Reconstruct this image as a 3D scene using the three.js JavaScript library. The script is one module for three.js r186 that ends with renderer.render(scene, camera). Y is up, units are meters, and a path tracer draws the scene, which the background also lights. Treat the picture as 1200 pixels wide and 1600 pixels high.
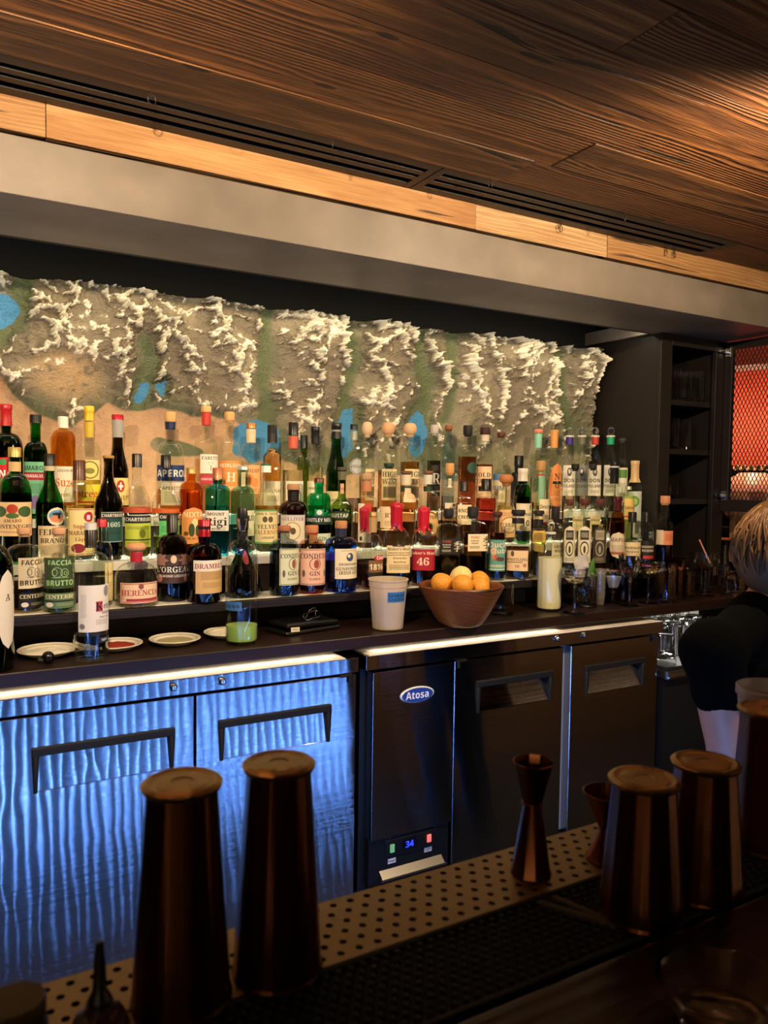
import * as THREE from 'three';
import { mergeGeometries, toCreasedNormals } from 'three/addons/utils/BufferGeometryUtils.js';
import { RoundedBoxGeometry } from 'three/addons/geometries/RoundedBoxGeometry.js';
import { RectAreaLightUniformsLib } from 'three/addons/lights/RectAreaLightUniformsLib.js';
import { createNoise2D } from 'simplex-noise';
import { MarchingCubes } from 'three/addons/objects/MarchingCubes.js';
RectAreaLightUniformsLib.init();

// ------------------------------------------------------------------ camera, exposure, large lights
const scene = new THREE.Scene();
scene.background = new THREE.Color(0, 0, 0);
const renderer = new THREE.WebGLRenderer({ antialias: true });
renderer.toneMapping = THREE.LinearToneMapping;
renderer.toneMappingExposure = 1.08;
renderer.shadowMap.enabled = true;
const camera = new THREE.PerspectiveCamera(2 * Math.atan(800 / 1205) * 180 / Math.PI, 0.75, 0.05, 40);
camera.position.set(0, 1.47, 0);
camera.rotation.order = 'YXZ';
camera.rotation.set(-2.6 * Math.PI / 180, -30 * Math.PI / 180, 0.8 * Math.PI / 180);
camera.focus = 2.45;
camera.userData.fStop = 7;

const WARM = new THREE.Color(1, 0.74, 0.46), LEDWARM = new THREE.Color(1, 0.85, 0.62), BLUE = new THREE.Color(0.15, 0.35, 1);
function area(x, y, z, w, h, to, color, intensity) {
  const l = new THREE.RectAreaLight(color, intensity, w, h);
  l.position.set(x, y, z); l.lookAt(...to); scene.add(l);
  return l;
}
// light strip hidden in the added cove above the relief map, and the diffusers under the bottle steps (their glowing meshes follow with the structure)
area(0.98, 2.085, -2.235, 3.0, 0.012, [0.98, 1.55, -2.5], LEDWARM, 42);
area(0.98, 1.2262, -2.30, 2.9, 0.07, [0.98, 3, -2.30], LEDWARM, 5);
area(0.98, 1.3412, -2.43, 2.9, 0.06, [0.98, 3, -2.43], LEDWARM, 5);
// warm strips under the counter, white strip over the glass rack, added blue and warm light under the front bar
area(0.35, 0.9735, -1.955, 1.25, 0.008, [0.35, 0, -1.955], LEDWARM, 9);
area(1.45, 0.9735, -1.955, 0.72, 0.008, [1.45, 0, -1.955], LEDWARM, 9);
area(2.62, 0.965, -2.0, 0.5, 0.02, [2.62, 0, -2.15], new THREE.Color(1, 0.93, 0.84), 190);
area(0.36, 0.32, -0.618, 2.6, 0.6, [0.36, 0.32, -1.9], BLUE, 0.3);  // added blue wash between the streaks on the cooler doors
area(2.9, 0.984, -0.672, 2.4, 0.012, [2.9, 0.2, -0.6], WARM, 22);  // added warm strip, browns the right cooler doors

// ------------------------------------------------------------------ helpers
let seedN = 7;
const rnd = () => { seedN = (seedN + 0x6d2b79f5) | 0; let t = Math.imul(seedN ^ (seedN >>> 15), 1 | seedN); t = (t + Math.imul(t ^ (t >>> 7), 61 | t)) ^ t; return ((t ^ (t >>> 14)) >>> 0) / 4294967296; };
const rr = (a, b) => a + (b - a) * rnd();
const hash2 = (i, j) => { let h = Math.imul(i, 374761393) + Math.imul(j, 668265263) | 0; h = Math.imul(h ^ (h >>> 13), 1274126177); return ((h ^ (h >>> 16)) >>> 0) / 4294967296; };
const sm = (t) => t * t * (3 - 2 * t), lerp = (a, b, t) => a + (b - a) * t, clamp = (x, a = 0, b = 1) => Math.min(b, Math.max(a, x));
const step = (a, b, x) => sm(clamp((x - a) / (b - a)));
function vn(x, y) { const i = Math.floor(x), j = Math.floor(y), u = sm(x - i), v = sm(y - j); return lerp(lerp(hash2(i, j), hash2(i + 1, j), u), lerp(hash2(i, j + 1), hash2(i + 1, j + 1), u), v); }
function fbm(x, y, n = 4) { let s = 0, a = 0.5; for (let i = 0; i < n; i++) { s += a * vn(x, y); x = x * 2.03 + 17.1; y = y * 2.03 + 5.7; a *= 0.5; } return s; }

const used = new Map();
function numbered(name) { const n = used.get(name) ?? 0; used.set(name, n + 1); return n ? `${name}_${String(n).padStart(3, '0')}` : name; }
const shade = (m) => { m.castShadow = m.receiveShadow = true; return m; };
function thing(name, label, category, [x, y, z] = [0, 0, 0], turn = 0, group) {
  const o = new THREE.Group(); o.name = numbered(name); scene.add(o); o.position.set(x, y, z); o.rotation.y = turn;
  o.userData = { label, category }; if (group) o.userData.group = group;
  return o;
}
function part(name, geo, m, parent, kind) { const o = shade(new THREE.Mesh(Array.isArray(geo) ? mergeGeometries(geo.map(flat)) : geo, m)); o.name = name; parent.add(o); if (kind) o.userData.kind = kind; return o; }
const flat = (g) => { const h = g.index ? g.toNonIndexed() : g; for (const k of Object.keys(h.attributes)) if (!['position', 'normal', 'uv'].includes(k)) h.deleteAttribute(k); return h; };
function single(name, geo, m, label, category, group) { const o = part(numbered(name), geo, m, scene); o.userData = { label, category }; if (group) o.userData.group = group; return o; }
function struct(name, geo, m) { const o = part(name, geo, m, scene); o.userData.kind = 'structure'; return o; }
function structGroup(name) { const o = new THREE.Group(); o.name = name; scene.add(o); o.userData.kind = 'structure'; return o; }
// boxes by their limits, uv in metres
function metreUV(g, ou = 0, ov = 0) {
  const p = g.attributes.position, n = g.attributes.normal, uv = new Float32Array(p.count * 2);
  for (let i = 0; i < p.count; i++) {
    const ax = Math.abs(n.getX(i)), ay = Math.abs(n.getY(i)), az = Math.abs(n.getZ(i));
    uv[i * 2] = (ax > ay && ax > az ? p.getZ(i) : p.getX(i)) + ou;
    uv[i * 2 + 1] = (ay > ax && ay > az ? p.getZ(i) : p.getY(i)) + ov;
  }
  return g.setAttribute('uv', new THREE.BufferAttribute(uv, 2));
}
function bx(x0, x1, y0, y1, z0, z1, r = 0, ou = 0, ov = 0) {
  const w = x1 - x0, h = y1 - y0, d = z1 - z0;
  const g = r ? new RoundedBoxGeometry(w, h, d, 2, Math.min(r, w / 2.1, h / 2.1, d / 2.1)) : new THREE.BoxGeometry(w, h, d);
  g.translate((x0 + x1) / 2, (y0 + y1) / 2, (z0 + z1) / 2);
  return metreUV(g, ou, ov);
}
function lathe(pts, seg = 32, opt = {}) {           // [r, y] points, optional squareness, ribs, turn
  const { sq = 2, rot = 0, rib = 0, nrib = 40, knob = 0, crease } = opt, n = pts.length, pos = [], uv = [], idx = [];
  const R0 = Math.max(...pts.map((p) => p[0]));
  for (let i = 0; i <= seg; i++) {
    const a = i / seg * Math.PI * 2;
    for (let j = 0; j < n; j++) {
      let [r, y] = pts[j];
      const e = r > R0 * 0.62 ? sq : 2 + (sq - 2) * clamp((r / R0 - 0.35) / 0.27);
      if (e > 2.01) { const c = Math.abs(Math.cos(a - rot)), s = Math.abs(Math.sin(a - rot)); r /= Math.pow(Math.pow(c, e) + Math.pow(s, e), 1 / e); }
      if (rib && r > R0 * 0.8) r *= 1 + rib * Math.cos(nrib * a);
      if (knob && r > R0 * 0.5) r *= 1 + knob * Math.cos(14 * a + (j % 2) * Math.PI) * Math.sin(y * 420);
      pos.push(r * Math.sin(a), y, r * Math.cos(a)); uv.push(i / seg, j / (n - 1));
    }
  }
  for (let i = 0; i < seg; i++) for (let j = 0; j < n - 1; j++) { const a = i * n + j, b = a + n; idx.push(a, b, b + 1, a, b + 1, a + 1); }
  let g = new THREE.BufferGeometry();
  g.setAttribute('position', new THREE.Float32BufferAttribute(pos, 3)); g.setAttribute('uv', new THREE.Float32BufferAttribute(uv, 2)); g.setIndex(idx);
  g.computeVertexNormals();
  if (crease !== 0) g = toCreasedNormals(g, crease ?? 0.7);
  return g;
}
function tube(points, r, seg = 24, radial = 8, closed = false) { return new THREE.TubeGeometry(new THREE.CatmullRomCurve3(points.map((p) => new THREE.Vector3(...p)), closed), seg, r, radial, closed); }

// ------------------------------------------------------------------ materials
const mats = new Map();
function mat(key, make) { if (!mats.has(key)) { const m = make(); m.name = key; mats.set(key, m); } return mats.get(key); }
const std = (color, roughness = 0.6, metalness = 0, more = {}) => mat(`std ${color} ${roughness} ${metalness} ${JSON.stringify(more)}`, () => new THREE.MeshStandardMaterial({ color, roughness, metalness, ...more }));
const GLASS = { C: '#f7faf5', C2: '#dcebf2', C3: '#c9d6dc', G: '#4fae58', G2: '#a5bf6c', DG: '#3f7440', A: '#e8a850', A2: '#f4cf80', O: '#71692f', B: '#7c4a24', T: '#7ee0e6', Q: '#b4e2da', E: '#45c898', U: '#5b94ea', P: '#f6cdb8', K: '#0c0b0a' };
const shell = (k) => mat('glass ' + k, () => (k === 'K' ? new THREE.MeshStandardMaterial({ color: GLASS.K, roughness: 0.45 }) : new THREE.MeshPhysicalMaterial({ color: GLASS[k], roughness: 0.02, transmission: 1, thickness: 0, ior: 1.5 })));
const solidGlass = mat('solid glass', () => new THREE.MeshPhysicalMaterial({ color: '#ffffff', roughness: 0.01, transmission: 1, thickness: 0.01, ior: 1.48 }));
const amberGlass = mat('amber glass', () => new THREE.MeshPhysicalMaterial({ color: '#d89a3c', roughness: 0.03, transmission: 1, thickness: 0, ior: 1.5 }));
const liquid = (c, milk) => mat('liquid ' + c + milk, () => (milk ? new THREE.MeshPhysicalMaterial({ color: c, roughness: 0.25 })
  : new THREE.MeshPhysicalMaterial({ color: '#ffffff', roughness: 0.0, transmission: 1, thickness: 0.05, ior: 1.34, attenuationColor: new THREE.Color(c), attenuationDistance: 0.11 })));
const glow = (key, color, k) => mat('glow ' + key, () => new THREE.MeshStandardMaterial({ color: '#888888', roughness: 0.6, emissive: color, emissiveIntensity: k }));

// wood: 2.4 m x 0.6 m of boards, colour and relief
function woodTexture(seed, { rings = 46, light, dark, cracks = 1, W = 2048, H = 512, knots = 5 }) {
  const col = new Uint8Array(W * H * 4), hgt = new Uint8Array(W * H * 4);
  const ks = []; for (let k = 0; k < knots; k++) ks.push([hash2(seed, k * 3) * 2.4, hash2(seed, k * 3 + 1) * 0.6, 0.012 + 0.014 * hash2(seed, k * 3 + 2)]);
  for (let j = 0; j < H; j++) for (let i = 0; i < W; i++) {
    const x = i / W * 2.4, y = j / H * 0.6;
    let w = y + 0.035 * (fbm(x * 1.3 + seed, y * 4, 3) - 0.5) + 0.012 * (fbm(x * 5, y * 14 + seed, 2) - 0.5), kn = 0;
    for (const [kx, ky, kr] of ks) { const dx = (x - kx) / 3.2, dy = y - ky, d = Math.hypot(dx, dy); w += Math.sign(dy || 1) * kr * 0.9 * Math.exp(-d * d / (kr * kr * 3)); if (d < kr * 0.55) kn = Math.max(kn, step(kr * 0.55, kr * 0.3, d)); }
    const density = 0.5 + 0.5 * Math.sin(w * 23 + seed) , ph = w * rings * 2 + density * 5 + 1.6 * fbm(x * 3 + seed, y * 16, 3);
    const ring = Math.pow(0.5 + 0.5 * Math.sin(ph * Math.PI * 2), 1.6), fine = fbm(x * 14, y * 420, 3), patch = fbm(x * 2.2 + 9, y * 9 + seed, 4);
    const split = step(0.65, 0.74, fbm(x * 3.1 + seed * 2, w * 95, 3)) * cracks;
    const h = clamp(0.35 + 0.4 * ring * (0.4 + patch) + 0.3 * (fine - 0.5) + 0.35 * (patch - 0.5) - 0.75 * split - 0.5 * kn);
    const t = clamp(0.8 * patch + 0.3 * ring + 0.6 * (fine - 0.45) - 0.12), k = (i + j * W) * 4;
    for (let c = 0; c < 3; c++) col[k + c] = clamp(lerp(dark[c], light[c], t) * (1 - 0.8 * split) * (1 - 0.65 * kn), 0, 255);
    hgt[k] = hgt[k + 1] = hgt[k + 2] = h * 255; col[k + 3] = hgt[k + 3] = 255;
  }
  const make = (d, srgb) => { const t = new THREE.DataTexture(d, W, H); t.wrapS = t.wrapT = THREE.MirroredRepeatWrapping; t.magFilter = THREE.LinearFilter; if (srgb) t.colorSpace = THREE.SRGBColorSpace; t.repeat.set(1 / 2.4, 1 / 0.6); t.needsUpdate = true; return t; };
  return { map: make(col, true), bumpMap: make(hgt, false) };
}
const roughWood = woodTexture(3, { light: [158, 114, 64], dark: [62, 38, 18], rings: 20, knots: 8 });
const trimWood = woodTexture(11, { light: [214, 184, 138], dark: [146, 108, 68], rings: 30, cracks: 0.8 });
const plainWood = woodTexture(23, { light: [120, 82, 56], dark: [62, 38, 24], rings: 26, cracks: 0.4, W: 1024, H: 256, knots: 2 });
const wood = (key, tex, color, roughness, bump) => mat('wood ' + key, () => new THREE.MeshStandardMaterial({ color, roughness, ...tex, bumpScale: bump }));
const ceilingMats = ['#ffe6c8', '#fff0d8', '#e8ccaa', '#f4dcbc'].map((c, i) => wood('ceiling' + i, roughWood, c, 0.62, 0.006));
const trimMats = ['#ffffff', '#f0e2d0', '#fff0dc'].map((c, i) => wood('trim' + i, trimWood, c, 0.7, 0.0035));
const counterMat = wood('counter', plainWood, '#6b5a50', 0.42, 0.0008), barMat = wood('bar', plainWood, '#5c4638', 0.35, 0.0008), darkWood = wood('dark', plainWood, '#51453e', 0.55, 0.0008), bowlWood = wood('bowl', trimWood, '#b08058', 0.45, 0.0006);
function mottled(color, amount, scale, bump, roughness) {
  const W = 512, d = new Uint8Array(W * W * 4), h = new Uint8Array(W * W * 4), c = new THREE.Color(color);
  const rgb = [c.r, c.g, c.b].map((v) => Math.pow(v, 1 / 2.2) * 255);
  for (let j = 0; j < W; j++) for (let i = 0; i < W; i++) { const f = fbm(i / W * scale, j / W * scale, 5), k = (i + j * W) * 4, v = 1 + amount * (f - 0.47) * 2; for (let q = 0; q < 3; q++) { d[k + q] = clamp(rgb[q] * v, 0, 255); h[k + q] = clamp(f, 0, 1) * 255; } d[k + 3] = h[k + 3] = 255; }
  const mk = (a, s) => { const t = new THREE.DataTexture(a, W, W); t.wrapS = t.wrapT = THREE.MirroredRepeatWrapping; t.magFilter = THREE.LinearFilter; if (s) t.colorSpace = THREE.SRGBColorSpace; t.needsUpdate = true; return t; };
  return new THREE.MeshStandardMaterial({ map: mk(d, true), bumpMap: mk(h), bumpScale: bump, roughness });
}
const soffitPaint = mottled('#746a5f', 0.16, 9, 0.0008, 0.5), blackPaint = std('#0d0b0a', 0.8), cabinetPaint = std('#1d1712', 0.5), plaster = mottled('#4a3a2e', 0.2, 8, 0.001, 0.9), floorMat = mottled('#2a231f', 0.35, 14, 0.002, 0.7);
const paleWood = mottled('#efe4d6', 0.12, 16, 0.0003, 0.55);
const blackMetal = std('#1c1917', 0.5, 0.4), blackPlastic = std('#0c0c0d', 0.4), rubber = std('#0a0a0a', 0.75), chrome = std('#d8d8d6', 0.14, 1), copper = mat('copper', () => new THREE.MeshPhysicalMaterial({ color: '#6e4228', roughness: 0.3, metalness: 1 })), copperLitTop = std('#b09868', 0.36, 1);
// brushed steel: fine grooves along u tilt the surface up and down (normal map), long shallow waves of the sheet tilt it sideways (bump)
function floatTexture(W, H, f, ru, rv) {
  const d = new Float32Array(W * H * 4); for (let j = 0; j < H; j++) for (let i = 0; i < W; i++) { const v = f(i, j), k = (i + j * W) * 4; d[k] = v[0]; d[k + 1] = v[1]; d[k + 2] = v[2]; d[k + 3] = 1; }
  const t = new THREE.DataTexture(d, W, H, THREE.RGBAFormat, THREE.FloatType); t.wrapS = t.wrapT = THREE.MirroredRepeatWrapping; t.magFilter = THREE.LinearFilter; t.repeat.set(ru, rv); t.needsUpdate = true; return t;
}
const grooves = floatTexture(32, 1024, (i, j) => { const s = (j % 2 ? 1 : -1) * Math.pow(hash2(5, j >> 1), 1.5) * 0.22 + 0.03 * (hash2(i, j) - 0.5), l = Math.hypot(s, 1); return [0.5, s / l * 0.5 + 0.5, 0.5 / l + 0.5]; }, 1 / 0.6, 1 / 0.13);
const waves = floatTexture(384, 384, (i, j) => { const u = i / 384, v = j / 384, k = Math.pow(clamp(fbm(u * 3 + 40, v * 3, 2) * 1.9 - 0.35), 3); const h = fbm(u * 5 + 5, v * 2.4, 3) + 0.16 * k * vn(u * 21, v * 15); return [h, h, h]; }, 1 / 0.6, 1 / 0.6);
const steel = mat('steel film', () => new THREE.MeshPhysicalMaterial({ color: '#b4b6ba', metalness: 1, roughness: 0.07, anisotropy: 1, anisotropyRotation: Math.PI / 2, normalMap: grooves, bumpMap: waves, bumpScale: 0.0007 }));
const steelFlat = mat('steel', () => new THREE.MeshPhysicalMaterial({ color: '#a8a49e', metalness: 1, roughness: 0.34 }));

// labels: printed paper, all in a few atlases
const ATLAS = 2048, atlases = [];
function newAtlas() { const c = document.createElement('canvas'); c.width = c.height = ATLAS; const x = c.getContext('2d'); x.fillStyle = '#808080'; x.fillRect(0, 0, ATLAS, ATLAS); const t = new THREE.CanvasTexture(c); t.colorSpace = THREE.SRGBColorSpace; t.magFilter = THREE.LinearFilter; const a = { x, t, px: 4, py: 4, row: 0, m: new THREE.MeshStandardMaterial({ map: t, roughness: 0.55 }) }; a.m.name = 'label paper'; atlases.push(a); return a; }
function drawLabel(s, wm, hm) {                    // -> {m, u0, v0, u1, v1}
  const k = 3600, w = Math.max(24, Math.min(600, Math.round(wm * k))), h = Math.max(16, Math.min(600, Math.round(hm * k)));
  let a = atlases[atlases.length - 1] ?? newAtlas();
  if (a.px + w + 4 > ATLAS) { a.px = 4; a.py += a.row + 4; a.row = 0; }
  if (a.py + h + 4 > ATLAS) a = newAtlas();
  const X = a.px, Y = a.py, c = a.x; a.px += w + 4; a.row = Math.max(a.row, h);
  c.save(); c.translate(X, Y); c.beginPath(); c.rect(-2, -2, w + 4, h + 4); c.clip();
  c.fillStyle = s.bg; c.fillRect(-2, -2, w + 4, h + 4);
  for (const o of s.o ?? []) {
    const [q, x, y, A, B, col, col2] = o;
    if (q === 'r') { c.fillStyle = col; c.fillRect(x * w, y * h, A * w, B * h); }
    else if (q === 'e') { c.fillStyle = col; c.beginPath(); c.ellipse(x * w, y * h, A * w, B * h, 0, 0, 7); c.fill(); }
    else if (q === 'm') { c.fillStyle = col; const n = Math.max(1, Math.round(B * h / 9)); for (let i = 0; i < n; i++) for (let p = 0; p < A * w;) { const l = 3 + 10 * rnd(); c.fillRect(x * w + p, y * h + i * B * h / n, Math.min(l, A * w - p), Math.max(1.4, B * h / n * 0.42)); p += l + 3; } }
    else if (q === 'l') { c.strokeStyle = o[7]; c.lineWidth = 2; c.beginPath(); c.moveTo(x * w, y * h); c.lineTo(A * w, B * h); c.lineTo(o[5] * w, o[6] * h); c.closePath(); c.stroke(); }
    else if (q === 's') { c.fillStyle = B; c.beginPath(); for (let i = 0; i < 16; i++) { const r = A * w * (i % 2 ? 0.55 : 1), t = i / 16 * 6.283; c.lineTo(x * w + r * Math.cos(t), y * h + r * Math.sin(t)); } c.fill(); }
    else if (q === 'a') { c.strokeStyle = col; c.lineWidth = Math.max(1.5, w * 0.014); const ex = (u, v, r1, r2) => { c.beginPath(); c.ellipse((x + A * u) * w, (y + B * v) * h, A * w * r1, B * h * r2, 0, 0, 7); c.stroke(); }; ex(0.35, 0.5, 0.34, 0.46); ex(0.2, 0.5, 0.16, 0.3); ex(0.85, 0.55, 0.26, 0.38); ex(0.9, 0.6, 0.1, 0.16); c.beginPath(); c.moveTo(x * w, (y + B) * h); c.lineTo((x + A * 1.1) * w, (y + B) * h); c.stroke(); }
    else if (q === 'b') { c.fillStyle = o[6]; c.font = `bold ${B * h * 1.05}px serif`; c.textAlign = 'center'; c.textBaseline = 'middle'; c.fillText(o[5], (x + A / 2) * w, (y + B / 2) * h); }
    else if (q === 'k') { c.strokeStyle = B; c.lineCap = 'round'; c.lineWidth = Math.max(2, w * 0.03); const S = A * w, P = (pts) => { c.beginPath(); pts.forEach(([u, v], i) => c[i ? 'lineTo' : 'moveTo'](x * w + u * S, y * h + v * S)); c.stroke(); };
      P([[0.25, -0.85], [-0.2, -0.7]]); P([[-0.4, -0.5], [0.4, -0.55]]); P([[0, -0.75], [0, -0.1]]); P([[0, -0.5], [-0.4, -0.15]]); P([[0, -0.5], [0.42, -0.2]]); P([[-0.2, 0.05], [0.25, 0], [0, 0.25], [0.02, 0.8], [-0.15, 0.75]]); P([[-0.4, 0.4], [0.45, 0.35]]); }
  }
  if (s.bd) { c.strokeStyle = s.bd; c.lineWidth = Math.max(2, w * 0.02); c.strokeRect(w * 0.03, w * 0.03, w * 0.94, h - w * 0.06); }
  for (const [str, y, size, col, font, tx = 0.5, tw0 = 0.94] of s.t) {
    if (!str || !size) continue;
    let px = size * h; c.font = `bold ${px}px ${font ?? 'sans-serif'}`;
    const tw = c.measureText(str).width, f = Math.min(1, w * tw0 / tw);
    c.save(); c.translate(w * tx, y * h); c.scale(f, Math.max(f, 0.6) ** 0.5); c.fillStyle = col; c.textAlign = 'center'; c.textBaseline = 'middle'; c.fillText(str, 0, 0); c.restore();
  }
  c.restore();
  return { m: a.m, u0: X / ATLAS, u1: (X + w) / ATLAS, v1: 1 - Y / ATLAS, v0: 1 - (Y + h) / ATLAS };
}
function labelPatch(spec, rad, y0, y1, a0, arc, shape) {   // rad(y, a) -> radius; a thin sheet of paper wrapped on the glass
  const N = 18, M = shape ? 14 : 6, pos = [], uv = [], idx = [], R = rad((y0 + y1) / 2, a0), c = drawLabel(spec, R * arc, y1 - y0), off = 0.0006;
  for (let j = 0; j <= M; j++) {
    const v = j / M, hw = shape === 'oval' ? Math.sqrt(Math.max(0.0004, 1 - (2 * v - 1) ** 2)) : shape === 'arch' && v > 0.72 ? Math.sqrt(Math.max(0.0004, 1 - ((v - 0.72) / 0.28) ** 2)) : 1;
    for (let i = 0; i <= N; i++) { const q = (i / N * 2 - 1) * hw, a = a0 + q * arc / 2, y = lerp(y0, y1, v), r = rad(y, a) + off; pos.push(r * Math.sin(a), y, r * Math.cos(a)); uv.push(lerp(c.u0, c.u1, q / 2 + 0.5), lerp(c.v0, c.v1, v)); }
  }
  for (let j = 0; j < M; j++) for (let i = 0; i < N; i++) { const a = j * (N + 1) + i, b = a + N + 1; idx.push(a, a + 1, b + 1, a, b + 1, b); }
  const g = new THREE.BufferGeometry(); g.setAttribute('position', new THREE.Float32BufferAttribute(pos, 3)); g.setAttribute('uv', new THREE.Float32BufferAttribute(uv, 2)); g.setIndex(idx); g.computeVertexNormals();
  return [g, c.m];
}
function flatLabel(spec, w, h) { const c = drawLabel(spec, w, h), g = new THREE.PlaneGeometry(w, h), u = g.attributes.uv; for (let i = 0; i < 4; i++) u.setXY(i, lerp(c.u0, c.u1, u.getX(i)), lerp(c.v0, c.v1, u.getY(i))); return [g, c.m]; }
// ------------------------------------------------------------------ the room
struct('floor', bx(-2.4, 5.2, -0.06, 0, -3.7, 2.4), floorMat);
struct('wall_left', bx(-2.46, -2.4, 0, 2.4, -3.7, 2.4), plaster);
struct('wall_right', bx(5.2, 5.26, 0, 2.4, -3.7, 2.4), plaster);
struct('wall_front', bx(-2.4, 5.2, 0, 2.4, 2.4, 2.46), plaster);
struct('wall_back', [bx(-2.4, 2.9, 0, 2.4, -2.62, -2.56), bx(2.9, 2.96, 0, 2.4, -3.7, -2.56), bx(2.9, 5.2, 0, 2.4, -3.7, -3.64)], std('#0f0d0b', 0.85));
{ // ceiling: each board its own
  const c = structGroup('ceiling');
  part('backing', bx(-2.4, 5.2, 2.33, 2.4, -3.64, 2.4), blackPaint, c);
  const joints = [[-0.9, 1.31, 3.1], [-1.3, 1.365, 3.4], [-0.2, 2.5], [-1.0, 0.2, 2.9], [-0.7, 1.1, 2.6], [0.62, 2.2], [-0.4, 1.7], [0.9, 3.0]];
  let d = 1.684, k = 0;
  while (d > -2.3) {
    const w = k < 5 ? 0.1525 : rr(0.14, 0.18), cuts = [-2.4, ...joints[k % joints.length], 5.2];
    for (let i = 0; i < cuts.length - 1; i++) {
      const drop = rr(0, 0.004);
      part('plank', bx(cuts[i] + 0.0008, cuts[i + 1] - 0.0008, 2.272 - drop, 2.31, -d + 0.0008, -d + w - 0.0008, 0.0015, rr(0, 5), k * 0.217 + i * 0.13), ceilingMats[(k * 3 + i) % 4], c);
    }
    d -= w; k++;
  }
  part('plank', bx(2.34, 5.2, 2.272, 2.31, -1.858, -1.686, 0.0015, 1.3, 0.4), ceilingMats[1], c);
  part('plank', bx(2.9, 5.2, 2.272, 2.31, -3.64, -1.86, 0.002, 1.3, 0.1), ceilingMats[2], c);
}
{ // slotted air vents let into the ceiling
  const vent = (x0, x1, label) => {
    const t = thing('ceiling_vent', label, 'vent', [x0, 2.272, -1.772]), L = x1 - x0, cz = -1.772;
    const bar = (z0, z1, y0 = -0.002, y1 = 0.012) => bx(0.022, L - 0.022, y0, y1, z0 - cz, z1 - cz, 0.001);
    part('frame', [bar(-1.857, -1.826), bar(-1.72, -1.687), bx(0, 0.022, -0.002, 0.012, -1.857 - cz, -1.687 - cz), bx(L - 0.022, L, -0.002, 0.012, -1.857 - cz, -1.687 - cz)], std('#2b2622', 0.5, 0.3), t);
    for (const z of [-1.799, -1.762]) part('slat', bar(z, z + 0.021), std('#2b2622', 0.5, 0.3), t);
    part('duct', [bx(0, L, 0.05, 0.055, -1.857 - cz, -1.687 - cz), bar(-1.858, -1.855, 0.012, 0.05), bar(-1.69, -1.687, 0.012, 0.05)], blackPaint, t);
  };
  vent(-2.3, 1.136, 'long black slotted ceiling vent running beside the orange trim board');
  vent(1.14, 2.338, 'shorter black slotted ceiling vent ending at the plain ceiling plank');
}
{ // soffit with salvaged trim boards
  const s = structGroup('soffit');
  part('painted_face', bx(-2.4, 5.2, 2.065, 2.19, -2.19, -1.86, 0.002), soffitPaint, s);
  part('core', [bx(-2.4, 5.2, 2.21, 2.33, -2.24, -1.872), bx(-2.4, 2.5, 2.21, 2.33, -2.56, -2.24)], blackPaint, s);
  part('added_cove_lip', bx(-2.4, 2.5, 2.065, 2.21, -2.205, -2.19), blackPaint, s);  // black recess added to stand for a band of shade
  part('underside', bx(2.5, 5.2, 2.066, 2.12, -3.6, -2.19), soffitPaint, s);
  const tr = structGroup('trim_1'), cuts = [-2.4, -0.6, 0.21, 1.37, 1.905, 3.2, 5.2];
  for (let i = 0; i < cuts.length - 1; i++) part('board', bx(cuts[i] + 0.0006, cuts[i + 1] - 0.0006, 2.199, 2.274, -1.885, -1.862 + rr(0, 0.003), 0.0015, i * 1.37 + 0.5, i * 0.17 + 0.05), trimMats[i % 3], tr);
}
{ // light strip in the added black cove
  const t = thing('light_strip', 'hidden warm light strip inside the added cove above the relief map', 'light strip', [0.98, 2.09, -2.222]);
  part('channel', bx(-1.5, 1.5, -0.005, 0.01, 0.006, 0.015), std('#9a9a9a', 0.5, 0.6), t);
  part('diffuser', bx(-1.5, 1.5, -0.004, 0.006, 0, 0.006), glow('cove led', LEDWARM, 1.2), t);
}
// cup hooks screwed into the ceiling edge and the trim; two on the trim stand for cast ring shadows
const hookMat = std('#4a4038', 0.4, 0.8);
function hook(x, y, z, turn, label) {
  const t = thing('cup_hook', label, 'hook', [x, y, z], turn), pts = [[0, 0, 0], [0, -0.008, 0]];
  for (let i = 0; i <= 14; i++) { const a = Math.PI / 2 - i / 14 * Math.PI * 1.72; pts.push([0.0105 * Math.cos(a) * 1, -0.0185 + 0.0105 * Math.sin(a), 0.001 * i / 14]); }
  part('wire', tube(pts, 0.0011, 40, 6), hookMat, t); part('collar', lathe([[0, 0], [0.0032, 0], [0.0032, -0.0015], [0.0012, -0.0022], [0, -0.0022]], 12), hookMat, t);
}
[[0.394, -1.68, 0.4], [0.815, -1.68, 1.1], [1.284, -1.68, 1.4], [1.79, -1.68, 0.9], [-0.3, -1.68, 0.7]].forEach(([x, z, a], i) => hook(x, 2.271, z, a, ['open ring hook above the left end of the vent', 'ring hook in the ceiling above the middle of the long vent', 'ring hook turned edge on near the vent divider', 'ring hook above the short vent near its plain end', 'ring hook beyond the left end of the soffit'][i]));
[[1.69, 0.2], [2.17, 1.2], [2.215, 0.3], [2.75, 0.5]].forEach(([x, a], i) => hook(x, 2.272, -1.85, a, ['small open hook against the knotted orange trim board', 'ring shadow of a ceiling hook built as a hook beside the swirling knot', 'second ring shadow built as a hook close beside the first', 'dark hook on the trim past the swirling knot'][i]));
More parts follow.
